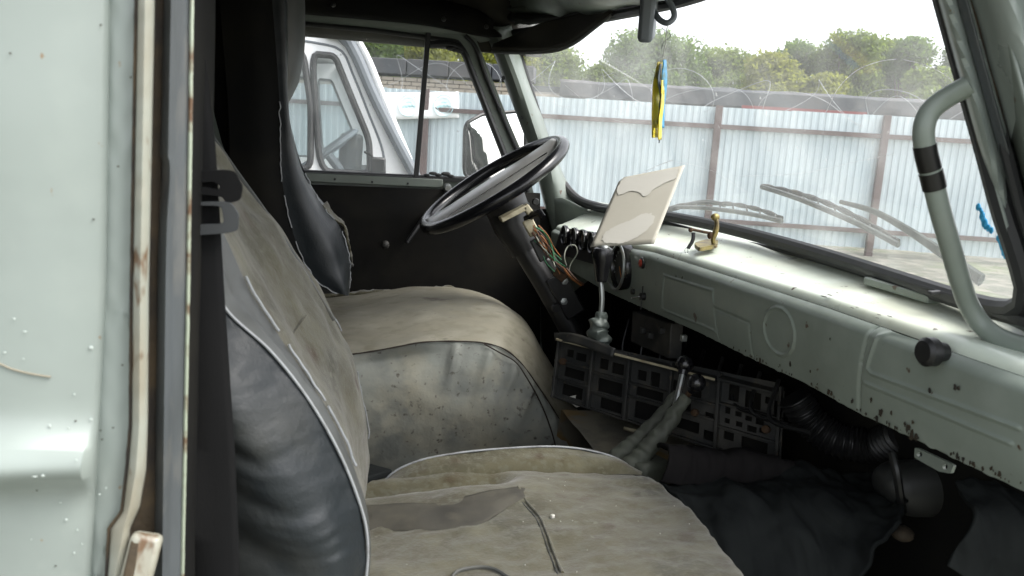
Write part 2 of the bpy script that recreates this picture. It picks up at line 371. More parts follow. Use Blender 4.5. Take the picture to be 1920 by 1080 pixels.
F2 = Vector((math.sin(yaw), math.cos(yaw), 0)); R2 = Vector((math.cos(yaw), -math.sin(yaw), 0))
def fen(lat, z=0, off=0):      # a point of the fence line
    return Vector((0, -1.5, 0)) + F2*(14.35 - .085*(lat+3.5) + off) + R2*lat + Vector((0, 0, z))
fdir = (fen(1)-fen(0)).normalized(); fnor = Vector((-fdir.y, fdir.x, 0))
if fnor.dot(F2) < 0: fnor = -fnor
fence = thing('sheet_metal_fence', fen(2), 'tall fence of pale galvanised corrugated sheets on brown steel posts', 'fence')
SH = 1.15; prof = []
x = 0.0
while x < SH-.01:
    prof += [(x, 0), (x+.045, 0), (x+.056, .013), (x+.105, .013)]; x += .115
prof.append((SH, 0))
first = None; idx = 0; s0 = -15.0
while s0 < 17:
    if first is None:
        m_ = MB(); rows = [[fen(s0) + fdir*a + fnor*(b+.06) + Vector((0, 0, z)) for a, b in prof] for z in (.12, 2.33)]
        first = build(m_.grid(rows), 'metal_sheet', M['zinc'], fence, smooth=False, solid=.003)
    else:
        c = first.copy(); COL.objects.link(c); c.parent = fence; c.location = fdir*(SH*idx) + fnor*((idx % 2)*.004) + Vector((0, 0, random.uniform(-.012, .012)))
    idx += 1; s0 += SH
for lat in (-12.6, -9.85, -7.1, -4.35, -1.69, .12, 3.28, 6.0, 8.75, 12, 14.8):
    build(MB().box(fen(lat, 1.17), (.115, .08, 2.34), Matrix.Rotation(math.atan2(fdir.y, fdir.x), 3, 'Z')), 'post', M['brown_steel'], fence, bevel=.006)
for z in (2.0, .42):
    build(MB().bar(fen(-15, z), fen(17, z), .05, .075), 'rail', M['brown_steel'], fence)
rw = MB()
cen = -6.0; path = []
while cen < 13:
    t = cen*2*math.pi/1.15; r = .30+.07*math.sin(cen*5.1)
    path.append(fen(cen+.22*math.sin(t*1.3), 2.52+r*math.sin(t)+.05*math.sin(cen*3), .06+r*.8*math.cos(t))); cen += .05
rw.tube(path, .0034, 5)
path = []; cen = -6.0
while cen < 13:
    t = cen*2*math.pi/1.55+2; r = .27+.09*math.sin(cen*3.7)
    path.append(fen(cen-.25*math.sin(t*.7), 2.48+r*math.sin(t)+.06*math.sin(cen*4), .02+r*.9*math.cos(t))); cen += .05
rw.tube(path, .0030, 5)
build(rw, 'razor_wire', M['wire'], label='loose coils of thin steel razor wire along the top of the metal fence', cat='razor wire')
rd = fen(3.95, 2.40, .18)
build(MB().bar(fen(3.7, 2.36, .22), fen(5.75, 2.36, .22), .04, .05), 'red_rail', M['redpaint'], label='red painted strip peeping above the fence between its two posts', cat='rail')

# banner with two round prints
bn = thing('banner', fen(-2.2, 2.0, -.1), 'white rectangular banner with two pale blue round prints hung on the metal fence', 'banner')
def ban(u, v, o=0): return A(u, v, d=13.85+o)
b0 = MB(); rows = []
for j in range(7):
    rows.append([])
    for i in range(25):
        u = lerp(718, 861, i/24); v = lerp(lerp(174, 172, i/24), lerp(224, 221, i/24), j/6)
        rows[-1].append(ban(u, v, .012*math.sin(i*.7)*(j/6)))
build(b0.grid(rows), 'banner_sheet', M['banner'], bn, solid=.006)
for cu in (766, 832):
    lg = MB(); ring = [ban(cu+18*math.cos(a), 198+20*math.sin(a), -.035) for a in np.linspace(0, 2*math.pi, 32, endpoint=False)]
    lg.tube(ring, .018, 6, closed=True, flat=.3)
    ring = [ban(cu+13*math.cos(a), 198+14*math.sin(a), -.035) for a in np.linspace(0, 2*math.pi, 28, endpoint=False)]
    lg.tube(ring, .007, 6, closed=True, flat=.3)
    lg.tube([ban(cu-12+k*2, 199+1.2*math.sin(k*1.9), -.035) for k in range(13)], .022, 6, flat=.3)
    lg.tube([ban(cu-5+k*2, 193-2*math.sin(k*.6), -.035) for k in range(6)], .014, 6, flat=.3)
    build(lg, 'round_print', M['logo'], bn)

# brick garage behind the fence
def gar(lat, z, off=0): return Vector((0, -1.5, 0)) + F2*(17.6 - .085*lat + off) + R2*lat + Vector((0, 0, z))
gdir = (gar(1, 0)-gar(0, 0)).normalized(); gn = Vector((-gdir.y, gdir.x, 0)); gn = gn if gn.dot(F2) > 0 else -gn
GM = Matrix((gdir, gn, Vector((0, 0, 1)))).transposed()
gb = thing('brick_garage', gar(2, 0, 2), 'long low brick garage with dark felt roof edge behind the metal fence', 'building')
w = MB(); w.box(gar(3, 1.32, 2.0)+Vector((0, 0, 0)), (34, 3.9, 2.62), GM); build(w, 'wall', M['mortar'], gb)
bk = None; cnt = 0
lat0 = -5.6
for row in range(7):
    z = 2.20+row*.088
    for k in range(36):
        if cnt >= 290: break
        lat = lat0 + k*.262 + (row % 2)*.131
        if z > 2.56 and lat > -.1: continue
        q = gar(lat, z)+gn*(.035+random.uniform(-.006, .006))
        if bk is None:
            bk = build(MB().box(q, (.245, .1, .072), GM), 'brick', M['brick'], gb); q0 = q.copy(); ob = bk
        else:
            ob = bk.copy(); COL.objects.link(ob); ob.parent = gb; ob.location = q-q0
        cnt += 1
more = MB()
for row in range(5):
    z = 2.20+row*.088
    for k in range(80):
        lat = -17 + k*.262 + (row % 2)*.131
        if -5.65 < lat < 3.9: continue
        more.box(gar(lat, z)+gn*.035, (.245, .1, .072), GM)
build(more, 'brick_course', M['brick'], gb, kind='stuff')
# dark roof edge: concrete blocks over the higher left part, felt over the lower right part
for k in range(14):
    build(MB().box(gar(-12.2+k*.92, 2.985+random.uniform(-.01, .01), .25)+gn*0, (.90, .66, .33), GM), 'parapet_block', M['felt'], gb, bevel=.02)
ft = MB(); rows = []
for j, (zz, oo) in enumerate([(2.50, -.12), (2.56, -.16), (2.70, -.14), (2.84, -.12), (2.90, .0), (2.93, .5)]):
    rows.append([gar(.75+i*.25, zz+.02*noise.noise(Vector((i*.4, j, 0)))*2, oo+.03*noise.noise(Vector((i*.7, j*2, 5)))) for i in range(80)])
build(ft.grid(rows), 'felt_edge', M['felt'], gb, solid=.02)
build(MB().box(gar(3, 2.72, 2.2), (33, 3.6, .12), GM), 'roof', M['felt'], gb)

# trees
def leaf_mesh(name, material, clumps, n, size, r0):
    c = np.array([q[:3] for q in clumps]); rad = np.array([q[3] for q in clumps])
    pr = rad**2; pr /= pr.sum(); ii = r0.choice(len(clumps), n, p=pr)
    d = r0.normal(size=(n, 3)); d /= np.linalg.norm(d, axis=1)[:, None]
    rr = rad[ii]*(r0.random(n)**.42)*(1+.25*r0.normal(size=n)*.5)
    p = c[ii] + d*rr[:, None]*np.array([1, 1, .85])
    nrm = d*.6+r0.normal(size=(n, 3))*.7; nrm /= np.linalg.norm(nrm, axis=1)[:, None]
    t = np.cross(nrm, r0.normal(size=(n, 3))); t /= np.linalg.norm(t, axis=1)[:, None]; b = np.cross(nrm, t)
    s = size*(.6+.8*r0.random(n))[:, None]
    V = np.stack([p-t*s, p-b*s*.45, p+t*s, p+b*s*.45], 1).reshape(-1, 3)
    me = bpy.data.meshes.new(name); me.vertices.add(4*n); me.vertices.foreach_set('co', V.ravel())
    me.loops.add(4*n); me.loops.foreach_set('vertex_index', np.arange(4*n)); me.polygons.add(n)
    me.polygons.foreach_set('loop_start', np.arange(n)*4); me.polygons.foreach_set('loop_total', np.full(n, 4)); me.update(); me.validate()
    me.materials.append(material); return me
def tree(u, vtop, dist, wid, leaf, label, seed, n=9000, airy=1.0):
    lat = (u-960)/FPX*dist; hor = 271+.063*(u-960); H = 1.5+(hor-vtop+6)*dist/FPX
    base = Vector((0, -1.5, 0)) + F2*dist + R2*lat
    root = thing('tree', base, label, 'tree', 'trees growing behind the brick garage')
    r0 = np.random.default_rng(seed); W_ = wid*1.2*dist/FPX/2
    cl = []; tw = MB(); tw.tube(spl([base, base+Vector((.1, .05, H*.3)), base+Vector((0, .1, H*.62)), base+Vector((.15, 0, H*.9))], 10), lambda t: .2*(1-t)+.03, 8)
    for k in range(17):
        a = r0.random()*2*math.pi; hz = .38+.62*((k+.5)/17); rad = W_*(1.05-.75*max(0, (hz-.55)/.45)**1.6)*(.35+.65*r0.random())
        cr = W_*(.26+.22*r0.random())*airy
        c = Vector((math.cos(a)*rad*.8, math.sin(a)*rad*.8, min(H*hz, H-cr*.85)))
        cl.append((c.x, c.y, c.z, cr))
        st = Vector((0, 0, H*hz*.6)); tw.tube(spl([base+st, base+st.lerp(c, .5)+Vector((0, 0, -.1)), base+c], 6), lambda t: .06*(1-t)+.012, 5)
    cl.append((0, 0, H-W_*.3, W_*.3))
    build(tw, 'trunk', M['bark'], root)
    o = bpy.data.objects.new('crown', leaf_mesh('crown', M['leaf%d' % leaf], cl, n, .085, r0)); COL.objects.link(o); o.parent = root
TL = [
 (470, 30, 30, 300, 0, 'green tree hidden mostly behind the white van at far left'),
 (640, 20, 29, 260, 0, 'dark green tree seen over the roof of the white van'),
 (745, 30, 31, 220, 3, 'bluish green tree left of the black window divider above the banner'),
 (800, 82, 27, 120, 2, 'small yellow tree behind the window divider above the banner'),
 (905, 60, 30, 220, 2, 'yellow green tree hidden partly by the windscreen pillar'),
 (1010, 100, 30, 150, 1, 'low green tree at the left edge of the windscreen'),
 (1105, 135, 28, 130, 1, 'lowest pale green bush under the left end of the windscreen sky'),
 (1195, 76, 29, 230, 0, 'airy wide tree just left of the hanging air freshener'),
 (1325, 105, 31, 150, 1, 'mid green tree just right of the hanging air freshener'),
 (1400, 112, 27, 130, 2, 'small yellow tree above the left brown fence post'),
 (1455, 92, 31, 160, 0, 'round green tree right of the small yellow one'),
 (1535, 78, 30, 130, 1, 'tallest green tree in the middle of the windscreen'),
 (1600, 92, 32, 130, 1, 'yellowish tree right of the tallest windscreen tree'),
 (1655, 86, 30, 120, 0, 'green tree with a rounded top above the right fence post'),
 (1735, 98, 29, 140, 3, 'dark green tree at the right end of the row before the grab handle'),
 (1500, 150, 26, 110, 2, 'low yellow bush in front of the middle windscreen trees'),
 (1690, 140, 26, 130, 1, 'low light green bush left of the grab handle'),
 (1270, 130, 33, 170, 3, 'low dark tree between the two trees beside the air freshener'),
 (1570, 125, 34, 220, 3, 'low dark tree filling behind the middle windscreen trees'),
 (1840, 195, 30, 130, 1, 'low bush seen through the loop of the grab handle'),
 (1040, 140, 34, 160, 3, 'low dark tree behind the left end of the garage roof'),
]
for i, (u, v, d_, w_, lf, lb) in enumerate(TL): tree(u, v, d_, w_, lf, lb, 30+i, n=int(8000+48*w_), airy=.85 if i == 7 else 1.05)

# ================================================================== WHITE VAN next to ours
YV = 2.6
cv = thing('white_van', (-.8, YV+.9, 0), 'white off road van with rubber framed door windows parked beyond the driver door', 'van')
def V(u, v, y=YV): return A(u, v, y=y)
def rnd(pts, r=.35, n=4):
    "rounds the corners of a polygon"
    out = []; N = len(pts)
    for i in range(N):
        p, a, b = pts[i], pts[i-1], pts[(i+1) % N]
        p0 = p.lerp(a, min(.5, r)); p1 = p.lerp(b, min(.5, r))
        for k in range(n+1):
            t = k/n; out.append(p0*(1-t)**2 + p*2*t*(1-t) + p1*t*t)
    return out
def XZ(x, z, y=YV): return Vector((x, y, z))
front = [V(640, 64), V(668, 95), V(700, 175), V(745, 262), V(782, 335)]
outl = [XZ(-3.1, .45), XZ(-3.1, 1.85), XZ(-2.9, 2.0), V(560, 62)] + front + [XZ(.52, 1.2), XZ(.62, .95), XZ(.62, .45)]
h1 = rnd([V(585, 101), V(628, 105), V(652, 165), V(692, 262), V(694, 326), V(600, 321)], .22)
h2 = rnd([V(500, 96), V(568, 97), V(583, 200), V(582, 316), V(500, 314)], .18)
h3 = rnd([XZ(-2.7, 1.32), XZ(-2.7, 1.75), XZ(-1.75, 1.75), XZ(-1.75, 1.32)], .15)
h4 = rnd([XZ(-1.5, 1.32), XZ(-1.5, 1.75), XZ(-.75, 1.75), XZ(-.75, 1.32)], .15)
for yy, nm in ((YV, 0), (YV+1.75, 1)):
    dy = Vector((0, yy-YV, 0)); hh = [h1, h2, h3, h4]
    build(MB().plate([p+dy for p in outl], [[p+dy for p in h] for h in hh], (0, 1, 0), .05), 'side_panel', M['white_car'], cv, smooth=False)
    for h in hh[:2]:
        wn = MB(); wn.tube([p+dy+Vector((0, -.004 if nm == 0 else .05, 0)) for p in h], .016, 8, closed=True)
        fr_ = build(wn, 'window', M['rubber'], cv)
        gm = MB(); c = sum(h, Vector())/len(h)+dy+Vector((0, .025, 0)); gm.add([c]+[p+dy+Vector((0, .025, 0)) for p in h], [(0, i+1, (i+1) % len(h)+1) for i in range(len(h))])
        g_ = build(gm, 'pane', M['car_glass'], fr_, solid=.004)
top = [XZ(-3.1, 1.85), XZ(-2.9, 2.0), V(560, 62), V(640, 64)]
roof = []
for t in np.linspace(0, 1, 11):
    bul = .10*math.sin(math.pi*t)**.6
    roof.append([p + Vector((0, -.01+1.82*t, bul+.005)) for p in top])
build(MB().grid(roof), 'roof', M['white_car'], cv, solid=.02)
wf = [front[0]+Vector((.0, 0, 0)), front[2], front[4]]
gl_ = MB().grid([[p+Vector((.01+.06*math.sin(math.pi*t), .05+1.7*t, 0)) for p in wf] for t in np.linspace(0, 1, 7)])
build(gl_, 'windscreen', M['car_glass'], cv, solid=.005)
build(MB().tube([p+Vector((.015, 1.72, 0)) for p in front], .035, 8), 'far_pillar', M['white_car'], cv)
build(MB().grid([[p+Vector((0, .02+1.76*t, 0)) for p in [front[4], XZ(.54, 1.2), XZ(.66, .95), XZ(.66, .45)]] for t in np.linspace(0, 1, 5)]), 'nose', M['white_car'], cv, solid=.02)
build(MB().box((-1.2, YV+.9, .47), (3.7, 1.7, .06)), 'floor_pan', M['plastic'], cv)
build(MB().box((-3.1, YV+.9, 1.2), (.04, 1.7, 1.4)), 'rear_panel', M['white_car'], cv)
for xx in (.1, -2.3):
    for yy in (YV+.08, YV+1.7):
        wh = build(MB().lathe((xx, yy-.09, .36), (0, 1, 0), [(0, .2), (0, .33), (.03, .36), (.17, .36), (.2, .33), (.2, .2)], 28), 'wheel', M['rubber'], cv)
        build(MB().lathe((xx, yy-.1, .36), (0, 1, 0), [(0, .05), (.01, .19), (.05, .2)], 20), 'rim', M['steel'], wh)
# snorkel along its screen pillar
sn = MB().tube(spl([V(612, 57, YV-.03), V(640, 62, YV-.03), V(663, 95, YV-.03), V(700, 178, YV-.03), V(742, 262, YV-.03), V(782, 338, YV-.03), V(800, 380, YV-.03)], 30), lambda t: .028 if t > .12 else .036, 10)
build(sn, 'snorkel', M['snorkel'], cv)
build(MB().sphere(V(640, 60, YV-.03), .05, 12, (1, .8, .7)), 'snorkel_head', M['snorkel'], cv)
build(MB().tube(spl([V(668, 70, YV-.01), V(690, 110, YV-.01), V(722, 190, YV-.01), V(768, 300, YV-.01)], 16), .016, 8), 'screen_trim', M['white_car'], cv)
# seam line of the door
build(MB().tube(spl([V(540, 73), V(590, 80), V(640, 95), V(662, 140), V(690, 210), V(718, 285), V(722, 340)], 26), .006, 6), 'door_gap', M['snorkel'], cv)
# small mirror
mr_ = build(MB().box(V(708, 318, YV-.10), (.075, .05, .12)), 'door_mirror', M['plastic'], cv, bevel=.01)
build(MB().tube([V(684, 285, YV), V(697, 292, YV-.05), V(702, 305, YV-.1)], .007, 6), 'mirror_arm', M['plastic'], mr_)
# its cab inside
stw = MB(); cc = V(612, 285, YV+.45); nn = Vector((-.62, 0, .78)); a_ = Vector((.78, 0, .62))
stw.tube([cc+a_*.2*math.cos(t)+Vector((0, 1, 0))*.2*math.sin(t) for t in np.linspace(0, 2*math.pi, 36, endpoint=False)], .014, 8, closed=True)
stw.bar(cc-a_*.19, cc+a_*.19, .05, .015, (0, 1, 0)); stw.tube([cc, cc-nn*.4], .025, 8)
build(stw, 'steering_wheel', M['snorkel'], cv)
st_ = MB(); st_.box((-.42, YV+.45, 1.05), (.14, .5, .75), Matrix.Rotation(-.2, 3, 'Y')); st_.box((-.2, YV+.45, .8), (.5, .5, .14))
build(st_, 'seat', M['cloth'], cv, bevel=.04)
dsh = MB().box((.33, YV+.9, 1.18), (.22, 1.6, .22)); dsh.tube([V(660, 250, YV+.5), V(655, 330, YV+.5)], .07, 8)
build(dsh, 'dashboard', M['dusty_plastic'], cv, bevel=.03)

# ================================================================== OUR VAN: body shell
vb = thing('van_body', (.1, 0, .4), 'pale grey green old van cab body around the open passenger door', 'van')
def line3(l, y, zoff=0):      # a near vertical line given by its pixels at heights
    return [A(u, v, y=y) for u, v in l]
def up(l): # extend beyond the frame
    return l
# outer side panel left of the door opening
vs_unused = [-260, 0, 200, 400, 540, 640, 740, 800, 815, 830, 860, 890, 905, 930, 1000, 1080, 1300]
def uu(key, v):
    T = {'a': ([0, 540, 850, 1080], [200, 192, 178, 166]),
         'a2': ([0, 540, 850, 1080], [207, 200, 184, 172]),
         'b': ([0, 540, 800, 880, 960, 990, 1080], [256, 247, 245, 238, 229, 205, 200]),
         'c': ([0, 540, 800, 880, 950, 990, 1080], [272, 263, 261, 255, 243, 232, 215]),
         'd': ([0, 540, 800, 880, 950, 990, 1080], [290, 279, 277, 274, 262, 244, 238]),
         'e': ([0, 540, 1080], [304, 291, 286]),
         'f': ([0, 540, 1080], [352, 347, 338]),
         'g': ([0, 540, 1080], [363, 356, 345])}[key]
    return interp(v, T[0], T[1])
def ridge(v):   # moulding pressed into the panel
    t = (v-805)/120
    return .022*math.exp(-((t-.45)/.38)**2) if -1.5 < t < 3 else 0
fine = [v for v in np.linspace(-300, 1350, 190)]
Gp = []
for v in fine:
    pa = A(uu('a', v), v, y=-.90); row = []
    for xx in (-.62, -.5, -.42, -.36, -.31, -.27, -.24, -.215):
        row.append(Vector((xx, -.90-ridge(v)-.003*noise.noise(Vector((xx*6, v*.004, 3))), pa.z)))
    row.append(pa+Vector((-.004, -ridge(v)*.9, 0))); row.append(pa+Vector((0, .003-ridge(v)*.5, 0)))
    row.append(A(uu('a2', v), v, y=-.893)); 
    dent = .0035*noise.noise(Vector((v*.016, 5, 0)))
    row.append(A(lerp(uu('a2', v), uu('b', v), .3), v, y=-.896+dent)); row.append(A(lerp(uu('a2', v), uu('b', v), .65), v, y=-.896-dent))
    row.append(A(uu('b', v)+1, v, y=-.895)); Gp.append(row)
build(MB().grid(Gp), 'side_panel', M['paint_out'], vb, ang=60)
bl = MB()
for (u, v, w_, h_) in ((28, 597, 4, 3), (172, 651, 6, 6), (45, 672, 3, 2), (97, 795, 4, 7), (173, 784, 5, 4), (132, 798, 3, 3), (10, 660, 4, 3), (48, 621, 6, 2), (140, 738, 4, 3), (125, 973, 5, 4), (140, 1035, 3, 4), (146, 992, 3, 3), (115, 940, 3, 2), (85, 870, 8, 2), (100, 868, 5, 4), (158, 842, 4, 3), (190, 922, 3, 3), (205, 905, 2, 3), (155, 1018, 2, 3), (60, 1010, 2, 2)):
    p = A(u, v, y=-.9); bl.sphere(p+Vector((0, -.0012-ridge(v), 0)), 1, 8, (w_*.00024, .0003, h_*.00022))
M['drop'] = mat('pale_paint_blister', (.44, .49, .46), .5)
build(bl, 'paint_blisters', M['drop'], vb, kind='stuff')
build(MB().tube(spl([A(u, v, y=-.9)+Vector((0, -.001, 0)) for u, v in ((-30, 672), (0, 681), (20, 690), (45, 697), (70, 702), (96, 706))], 24), .0007, 6), 'long_scratch', mat('tan_scratch', (.22, .20, .15), .8), vb)
sm = MB()
for (u, v) in ((20, 100), (176, 411), (190, 47), (222, 312), (75, 912), (105, 1060), (192, 802), (198, 815), (215, 798), (144, 787), (230, 684), (246, 145)):
    sm.sphere(A(u, v, y=-.9)+Vector((0, -.0008-ridge(v), 0)), 1, 8, (.0008, .0004, .0006))
build(sm, 'rust_specks', M['rust'], vb, kind='stuff')
# rear part of the side and the far outer side, as plain body sheets
build(MB().box((-1.75, -.888, 1.15), (2.26, .02, 1.5)), 'rear_side_panel', M['paint_out'], vb)
build(MB().box((-1.65, .888, .9), (2.5, .02, 1.0)), 'far_side_panel', M['paint_out'], vb)
# rusty rolled lip
Gp = []
for v in fine:
    w_ = .0012*noise.noise(Vector((v*.03, 9, 1)))
    row = [A(uu('b', v)+.5, v, y=-.892), A(uu('b', v), v, y=-.902), A(lerp(uu('b', v), uu('c', v), .4), v, y=-.910+w_), A(uu('c', v), v, y=-.912+w_), A(lerp(uu('c', v), uu('d', v), .6), v, y=-.909), A(uu('d', v), v, y=-.900), A(uu('d', v)-1, v, y=-.885)]
    Gp.append(row)
build(MB().grid(Gp), 'door_frame_lip', M['paint_lip'], vb, ang=60)
eg = MB().tube([A(uu('b', v)-1+.8*noise.noise(Vector((v*.05, 0, 0))), v, y=-.905) for v in fine], .0013, 5)
build(eg, 'lip_edge', M['rust'], vb)
Gp = [[A(uu('d', v)-3, v, y=-.888), A(uu('d', v)+3, v, y=-.878), A(uu('e', v)+6, v, y=-.874)] for v in fine]
build(MB().grid(Gp), 'rusty_gap', M['rust'], vb)
# rubber seal: round bulb
Gp = []
for v in fine:
    lo, hi = uu('e', v), uu('f', v); pin = 0
    if 300 < v < 700: pin = 4*math.exp(-((v-330)/60)**2)
    row = [A(lo+pin, v, y=-.866), A(lerp(lo, hi, .12)+pin, v, y=-.880), A(lerp(lo, hi, .35)+pin, v, y=-.889), A(lerp(lo, hi, .55), v, y=-.884), A(lerp(lo, hi, .7), v, y=-.876), A(lerp(lo, hi, .85), v, y=-.875), A(hi+3, v, y=-.866)]
    Gp.append(row)
build(MB().grid(Gp), 'door_seal', M['seal'], vb, ang=70)
eg = MB().tube([A(uu('g', v)-3+.7*noise.noise(Vector((v*.03, 4, 0))), v, y=-.868) for v in fine], .0016, 6)
build(eg, 'pillar_edge', M['edge'], vb)
Gp = [[A(uu('f', v), v, y=-.864), A(uu('g', v)-2, v, y=-.864), A(uu('g', v)-8, v, y=-.864)+Vector((0, .14, 0)), A(uu('g', v)-8, v, y=-.864)+Vector((-.12, .15, 0))] for v in fine]
build(MB().grid(Gp), 'pillar_inner', M['black_lining'], vb)
# lock striker low on the pillar
lk = build(MB().bar(A(252, 1100, y=-.915), A(278, 1000, y=-.905), .022, .016, (0, 1, 0)), 'lock_striker', M['paint_lip'], vb, bevel=.004)
build(MB().bar(A(238, 1100, y=-.918), A(258, 1010, y=-.908), .008, .012, (0, 1, 0)), 'striker_slot', M['rust'], lk, bevel=.002)

# roof, floor, rear partition, lower sides
roofm = MB(); rows = []
for x in np.linspace(-.75, .62, 8):
    rows.append([Vector((x, y, 1.99+.05*math.cos(y/.9*math.pi/2)-.05*(max(0, x-.3)/.35)**2)) for y in np.linspace(-.90, .90, 13)])
    rows[-1] = [Vector((x, -.905, 1.84))]+rows[-1]+[Vector((x, .905, 1.76))]
build(roofm.grid(rows), 'roof', M['ceiling'], vb, solid=.03)
build(MB().box((.3, 0, .69), (1.6, 1.76, .04)), 'floor_panel', M['floor'], vb)
pt = MB(); rows = [[Vector((-.42-.008*math.sin(y*55)-.012*noise.noise(Vector((y*9, z*2, 0))), y, z)) for y in np.linspace(-.86, .87, 120)] for z in np.linspace(.7, 2.03, 14)]
build(pt.grid(rows), 'rear_curtain', M['black_lining'], vb, solid=.006)
build(MB().grid([[Vector((x, y, z)) for y in np.linspace(-.88, .88, 9)] for (x, z) in ((.84, 1.32), (.88, 1.25), (.90, 1.1), (.92, .7))]), 'front_bulkhead', M['black_lining'], vb, solid=.02)
build(MB().grid([[Vector((x-.08*(y/.8)**2, y, z)) for y in np.linspace(-.86, .86, 15)] for (x, z) in ((.84, 1.33), (.93, 1.32), (.99, 1.25), (1.02, .9), (1.0, .5))]), 'nose_panel', M['paint_out'], vb, solid=.01)

# windscreen surface
def wsx(y, z, off=0): return .835 - .085*(y/.79)**2 - (z-1.345)*.375 + off
def WS(u, v, off=0):
    D = Fw + Rt*((u-960)/FPX) + Up*((540-v)/FPX); lo, hi = .3, 4.0
    for _ in range(50):
        m_ = (lo+hi)/2; p = CAM+D*m_
        if p.x - wsx(p.y, p.z, off) > 0: hi = m_
        else: lo = m_
    return CAM+D*lo
wpx = [(950, 20), (968, 70), (986, 125), (1010, 200), (1035, 275), (1058, 335), (1086, 370), (1130, 388), (1250, 404), (1370, 428), (1500, 462), (1600, 492), (1700, 524), (1800, 556), (1880, 578), (1925, 580), (1945, 555), (1930, 485), (1900, 395), (1868, 275), (1833, 150), (1795, 12), (1765, -90), (1720, -150), (1640, -135), (1500, -85), (1380, -38), (1280, -4), (1150, 22), (1050, 34), (985, 36), (955, 28)]
loop = spl([WS(u, v) for u, v in wpx], 180, closed=True)
cy = sum(p.y for p in loop)/len(loop); cz = sum(p.z for p in loop)/len(loop)
vs2, fs2 = [Vector((wsx(cy, cz), cy, cz))], []
RN = 12
for r in range(1, RN+1):
    for p in loop:
        y = lerp(cy, p.y, r/RN); z = lerp(cz, p.z, r/RN); vs2.append(Vector((wsx(y, z), y, z)))
NL = len(loop)
for k in range(NL): fs2.append((0, 1+k, 1+(k+1) % NL))
for r in range(RN-1):
    for k in range(NL): fs2.append((1+r*NL+k, 1+r*NL+(k+1) % NL, 1+(r+1)*NL+(k+1) % NL, 1+(r+1)*NL+k))
wsr = thing('windscreen', (wsx(0, 1.34), 0, 1.34), 'wide dusty curved windscreen in a black rubber seal above the dashboard', 'windscreen')
build(MB().add(vs2, fs2), 'glass', M['windshield'], wsr)
build(MB().tube([p+Vector((-.012, 0, 0)) for p in loop], .0125, 10, closed=True), 'rubber_seal', M['rubber'], wsr)
loop_o = []
for p in loop:
    d_ = Vector((0, p.y-cy, p.z-cz)); d_.normalize(); q = p+d_*.026; loop_o.append(Vector((wsx(q.y, q.z, -.008), q.y, q.z)))
build(MB().tube([q for q in loop_o], .006, 8, closed=True), 'seal_lip', M['rubber'], wsr)
# metal surround of the screen (bottom and top strips)
sur = []
for off_, push, xo in ((.022, 0, .004), (.05, 0, -.002), (.085, 0, -.016)):
    ring = []
    for p in loop:
        d_ = Vector((0, (p.y-cy)*.75, p.z-cz)); d_.normalize(); q = p+d_*off_; ring.append(Vector((wsx(q.y, q.z, xo), q.y, q.z)))
    sur.append(ring)
build(MB().grid(sur, closed=True), 'screen_surround', M['paint_dim'], vb, solid=.004)
# scratches and dried putty on the glass
sc = MB()
def arc(pts, r=.0007, n=40): sc.tube(spl([WS(u, v, -.003) for u, v in pts], n), r, 5)
arc([(1548, 212), (1570, 168), (1605, 133), (1650, 115), (1680, 111)], .0004)
arc([(1695, 112), (1735, 122), (1778, 145), (1800, 170)], .00035)
arc([(1060, 160), (1130, 215), (1190, 235)], .0002); arc([(1380, 330), (1500, 325), (1620, 300), (1680, 288)], .00018)
arc([(1120, 190), (1126, 150), (1150, 136)], .00025); arc([(1250, 300), (1330, 318), (1400, 360)], .0002)
arc([(1205, 325), (1230, 312), (1262, 300)], .0006)
ml = bpy.data.materials.new('glass_scratch'); ml.use_nodes = True; n = ml.node_tree
tl = n.nodes.new('ShaderNodeBsdfTranslucent'); tl.inputs[0].default_value = (.55, .55, .55, 1); n.links.new(tl.outputs[0], n.nodes['Material Output'].inputs[0])
build(sc, 'scratches', ml, wsr, kind='stuff')
for pts in ([(1834, 388), (1841, 400), (1846, 420), (1858, 432)], [(1872, 446), (1880, 462), (1884, 480), (1895, 488)]):
    pm = MB()
    for k, (u, v) in enumerate(spl([Vector((a, b, 0)) for a, b in pts], 9) if False else [(q.x, q.y) for q in spl([Vector((a, b, 0)) for a, b in pts], 9)]):
        pm.sphere(WS(u+random.uniform(-2, 2), v, -.004), random.uniform(.002, .0045), 8, (.5, 1, 1.3))
    build(pm, 'putty', M['cyan'], wsr, label='bright blue dried putty smear')

# left (far) door, its window and frame
dd = thing('driver_door', (.1, .86, .7), 'closed driver door with black lining below and sliding dusty window', 'door')
def Dp(u, v, y=.86): return A(u, v, y=y)
dout = [Vector((-.55, .86, .7)), Vector((-.55, .86, 1.80)), Dp(555, 38), Dp(700, 50), Dp(800, 58), Dp(868, 60), Dp(893, 75), Dp(912, 120), Dp(955, 230), Dp(985, 300), Dp(1005, 380), Dp(1012, 500), Dp(1015, 640), Vector((.72, .86, .7))]
dwin = rnd([Dp(430, 316), Dp(440, 33), Dp(700, 57), Dp(862, 79), Dp(962, 338), Dp(800, 333)], .06)
build(MB().plate(dout, [dwin], (0, 1, 0), .03), 'door_frame', M['paint_dim'], dd, smooth=False)
build(MB().tube(dwin, .007, 8, closed=True), 'window_rubber', M['rubber'], dd)
gm = MB(); c = sum(dwin, Vector())/len(dwin)+Vector((0, .015, 0)); gm.add([c]+[p+Vector((0, .015, 0)) for p in dwin], [(0, i+1, (i+1) % len(dwin)+1) for i in range(len(dwin))])
build(gm, 'window_glass', M['side_glass'], dd, solid=.004)
build(MB().bar(Dp(803, 62, .853), Dp(779, 342, .853), .014, .016, (0, 1, 0)), 'window_divider', M['rubber'], dd, bevel=.002)
